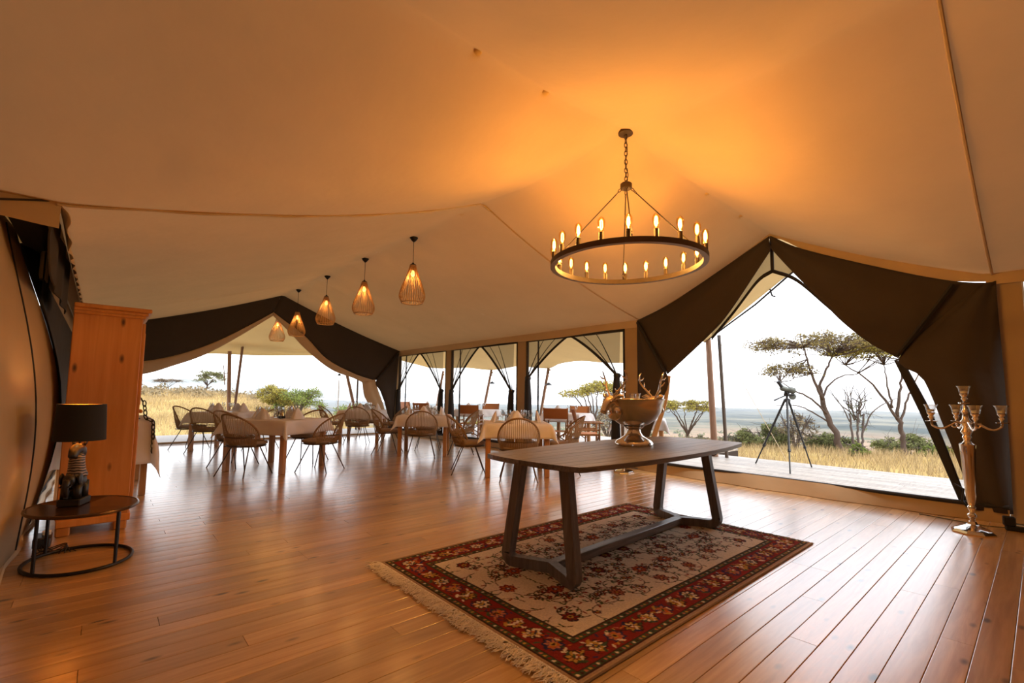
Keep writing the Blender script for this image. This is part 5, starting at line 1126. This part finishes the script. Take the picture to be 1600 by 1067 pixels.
# small umbrella acacia between bowl and posts
def flat_acacia(label, x, y, h, w_, seed, leafm='acacia_leaf', lean=0, nl=90, tilt=0, thick=.13):
    R2 = np.random.default_rng(seed); st = [([cr(0, 0, 0), cr(lean*.3, 0, h*.25), cr(lean*.5, 0, h*.4)], .045*h, .03*h)]
    for k in range(8): a = 2*PI*k/8+R2.uniform(-.3, .3); st.append(([cr(lean*.45, 0, h*.36), cr(lean*.6+.35*w_*.5*math.cos(a), .35*w_*.5*math.sin(a), h*.62), cr(lean+.75*w_*.5*math.cos(a), .6*w_*.5*math.sin(a), h*.88)], .022*h, .007*h))
    c = [cr(p[0], p[1], p[2]+tilt*p[0]) for p in umbrella_crown(R2, 34, w_*.5, w_*.42, h*(1.03-thick), h*thick, cx=lean)]
    return tree('acacia_tree', label, 'acacias beyond the deck', loc(x, y, -.1), st, c, leafm, seed, nl, .03*h**.5, 'bark', w_*.13, .42)
flat_acacia('small umbrella acacia growing between the stag bowl and the veranda posts', -11.9, 22.3, 2.5, 2.6, 51)
flat_acacia('umbrella acacia seen through the window beside the stag bowl', -16.4, 20.6, 3.7, 3.6, 52, tilt=.1)
flat_acacia('low umbrella acacia seen through the middle window beyond the tables', -25.0, 19.5, 3.1, 4.2, 53, 'acacia_leaf')
flat_acacia('round-crowned tree on the grassy rise beyond the far gable doorway', -47, 6.6, 1.9, 2.7, 54, 'bush_leaf', .3, 120, thick=.34)
flat_acacia('sparse thorn tree on the grassy rise beside the cupboard edge', -47, 3.9, 1.15, 1.9, 55, 'dry_leaf', .1, 25)
# bushes
def bush(label, x, y, rx, h, leafm, seed, nl=110, group='bushes beyond the deck', cat='bush', bare=False, dz=0):
    R2 = np.random.default_rng(seed); st = []; n = 8
    for k in range(n): a = 2*PI*k/n; st.append(([(0, 0, 0), (rx*.3*math.cos(a), rx*.3*math.sin(a), h*.45), (rx*.75*math.cos(a), rx*.75*math.sin(a), h*.85*R2.uniform(.7, 1.1))], .03*h, .008*h))
    c = [(rx*q*math.cos(a), rx*q*math.sin(a), h*R2.uniform(.35, .95)*(1-.35*q*q)) for a, q in [(R2.uniform(0, 2*PI), math.sqrt(R2.uniform(0, 1))) for _ in range(26)]]
    return tree('bush', label, group, (x, y, terrain(x, y)-.1+dz), st, c, leafm, seed, 0 if bare else nl, .05, 'grey_bark', rx*.3, .7)
bush('round green bush growing right behind the scope tripod', -7.6, 20.4, .9, .98, 'bush_leaf', 61, 150)
bush('thin grey leafless bush behind the scope tripod', -6.3, 20.0, .75, 1.7, 'dry_leaf', 62, 18)
bush('green bush beside the leaning acacia trunk', -5.55, 21.6, .85, .85, 'bush_leaf', 63, 150)
bush('green bush behind the acacia beside the door flap', -3.5, 23.6, 1.0, 1.05, 'bush_leaf', 64, 150)
bush('low yellow-green bush at the foot of the door flap', -2.55, 22.5, .5, .6, 'green_leaf', 65)
bush('tiny yellow-green bush under the leafless tree', -4.2, 19.3, .28, .5, 'green_leaf', 66, 50)
bush('dry pale bush behind the campaign chair', -13.2, 17.5, 1.2, 1.7, 'dry_leaf', 67, 50)
bush('large bright green bush beyond the far gable doorway tables', -31.0, 9.4, 1.5, 1.9, 'green_leaf', 68, 260)
bush('yellowing bush leaning on the large green bush', -31.5, 8.2, 1.1, 2.0, 'acacia_leaf', 69, 200)
bush('low bright green bush beside the large green bush', -27.0, 11.2, 1.2, 1.25, 'green_leaf', 70, 120)
bush('green bush seen through the far corner window', -25.5, 15.6, 1.2, 1.5, 'green_leaf', 71, 110)
for k, (x, y, r, h) in enumerate(((-9.4, 21.5, .7, .5), (-10.6, 20.6, .6, .5), (-12.8, 19.4, .7, .6), (-8.7, 20.6, .6, .45))): bush('grey-green scrub bush at the edge of the grass behind the veranda posts', x, y, r, h, 'pale_scrub', 80+k, 70, 'scrub bushes at the edge of the grass')
# distant scrub scattered down the slope and over the plain
sc_ = MB(); R3 = np.random.default_rng(9)
for _ in range(3000):
    az = math.radians(R3.uniform(-2, 100)); r = 38*math.exp(R3.uniform(0, 3.4)); x, y = -r*math.sin(az), r*math.cos(az)
    z = terrain(x, y); s = R3.uniform(.8, 2.2)*(1+r/250)*.9
    if math.degrees(az) > 58 and r < 140: continue
    leaves(sc_, (x, y, z+s*.3), s, 16, s*.45, R3, .55)
o = sc_.build('distant_scrub', 'bush_leaf', sharp=0); stuff(o, 'grey-green scrub scattered over the distant plain', 'scrub')
# brown scrub along the rise
sc2 = MB()
for _ in range(420):
    az = math.radians(R3.uniform(70, 100)); r = R3.uniform(38, 56); x, y = -r*math.sin(az), r*math.cos(az); s = R3.uniform(.25, .55)
    leaves(sc2, (x, y, terrain(x, y)+s*.4), s, 22, .12, R3, .8)
stuff(sc2.build('brown_scrub', 'dry_leaf', sharp=0), 'low brown scrub along the crest of the grassy rise', 'scrub')
# dry grass
def grass(name, label, spots, n, hmin, hmax, seed):
    R2 = np.random.default_rng(seed); V = []; k = 0
    x = R2.uniform(spots[0], spots[1], n); y = R2.uniform(spots[2], spots[3], n)
    keep = ~((x > -16.1) & (x < 3.5) & (y < 11.65) & ((x < -4.8) | (y < 10.1)) & (y > -1)); x, y = x[keep], y[keep]; n = len(x)
    dens = .5+.5*np.sin(x*.7+1)*np.sin(y*.9); keep = R2.uniform(0, 1, n) < .45+.55*dens; x, y = x[keep], y[keep]; n = len(x)
    z = np.array([terrain(a, b2) for a, b2 in zip(x, y)])-.02; h = R2.uniform(hmin, hmax, n); a = R2.uniform(0, 2*PI, n); wd = .008+.012*h; lx = R2.normal(0, .3, n)*h; ly = R2.normal(0, .3, n)*h
    P = np.stack([np.stack([x-wd*np.cos(a), y-wd*np.sin(a), z], -1), np.stack([x+wd*np.cos(a), y+wd*np.sin(a), z], -1), np.stack([x+lx, y+ly, z+h], -1)], 1).reshape(-1, 3)
    me = bpy.data.meshes.new(name); me.vertices.add(3*n); me.vertices.foreach_set('co', P.ravel()); me.loops.add(3*n); me.loops.foreach_set('vertex_index', np.arange(3*n, dtype=np.int32)); me.polygons.add(n); me.polygons.foreach_set('loop_start', np.arange(0, 3*n, 3, dtype=np.int32)); me.update(calc_edges=True)
    stuff(link(name, me, 'dry_grass'), label, 'grass')
grass('dry_grass', 'dry golden grass growing beyond the wide doorway', (-22, 8, 10, 30), 80000, .14, .38, 1)
grass('dry_grass', 'dry golden grass on the rise beyond the far gable doorway', (-50, -15.5, -4, 20), 90000, .14, .36, 2)
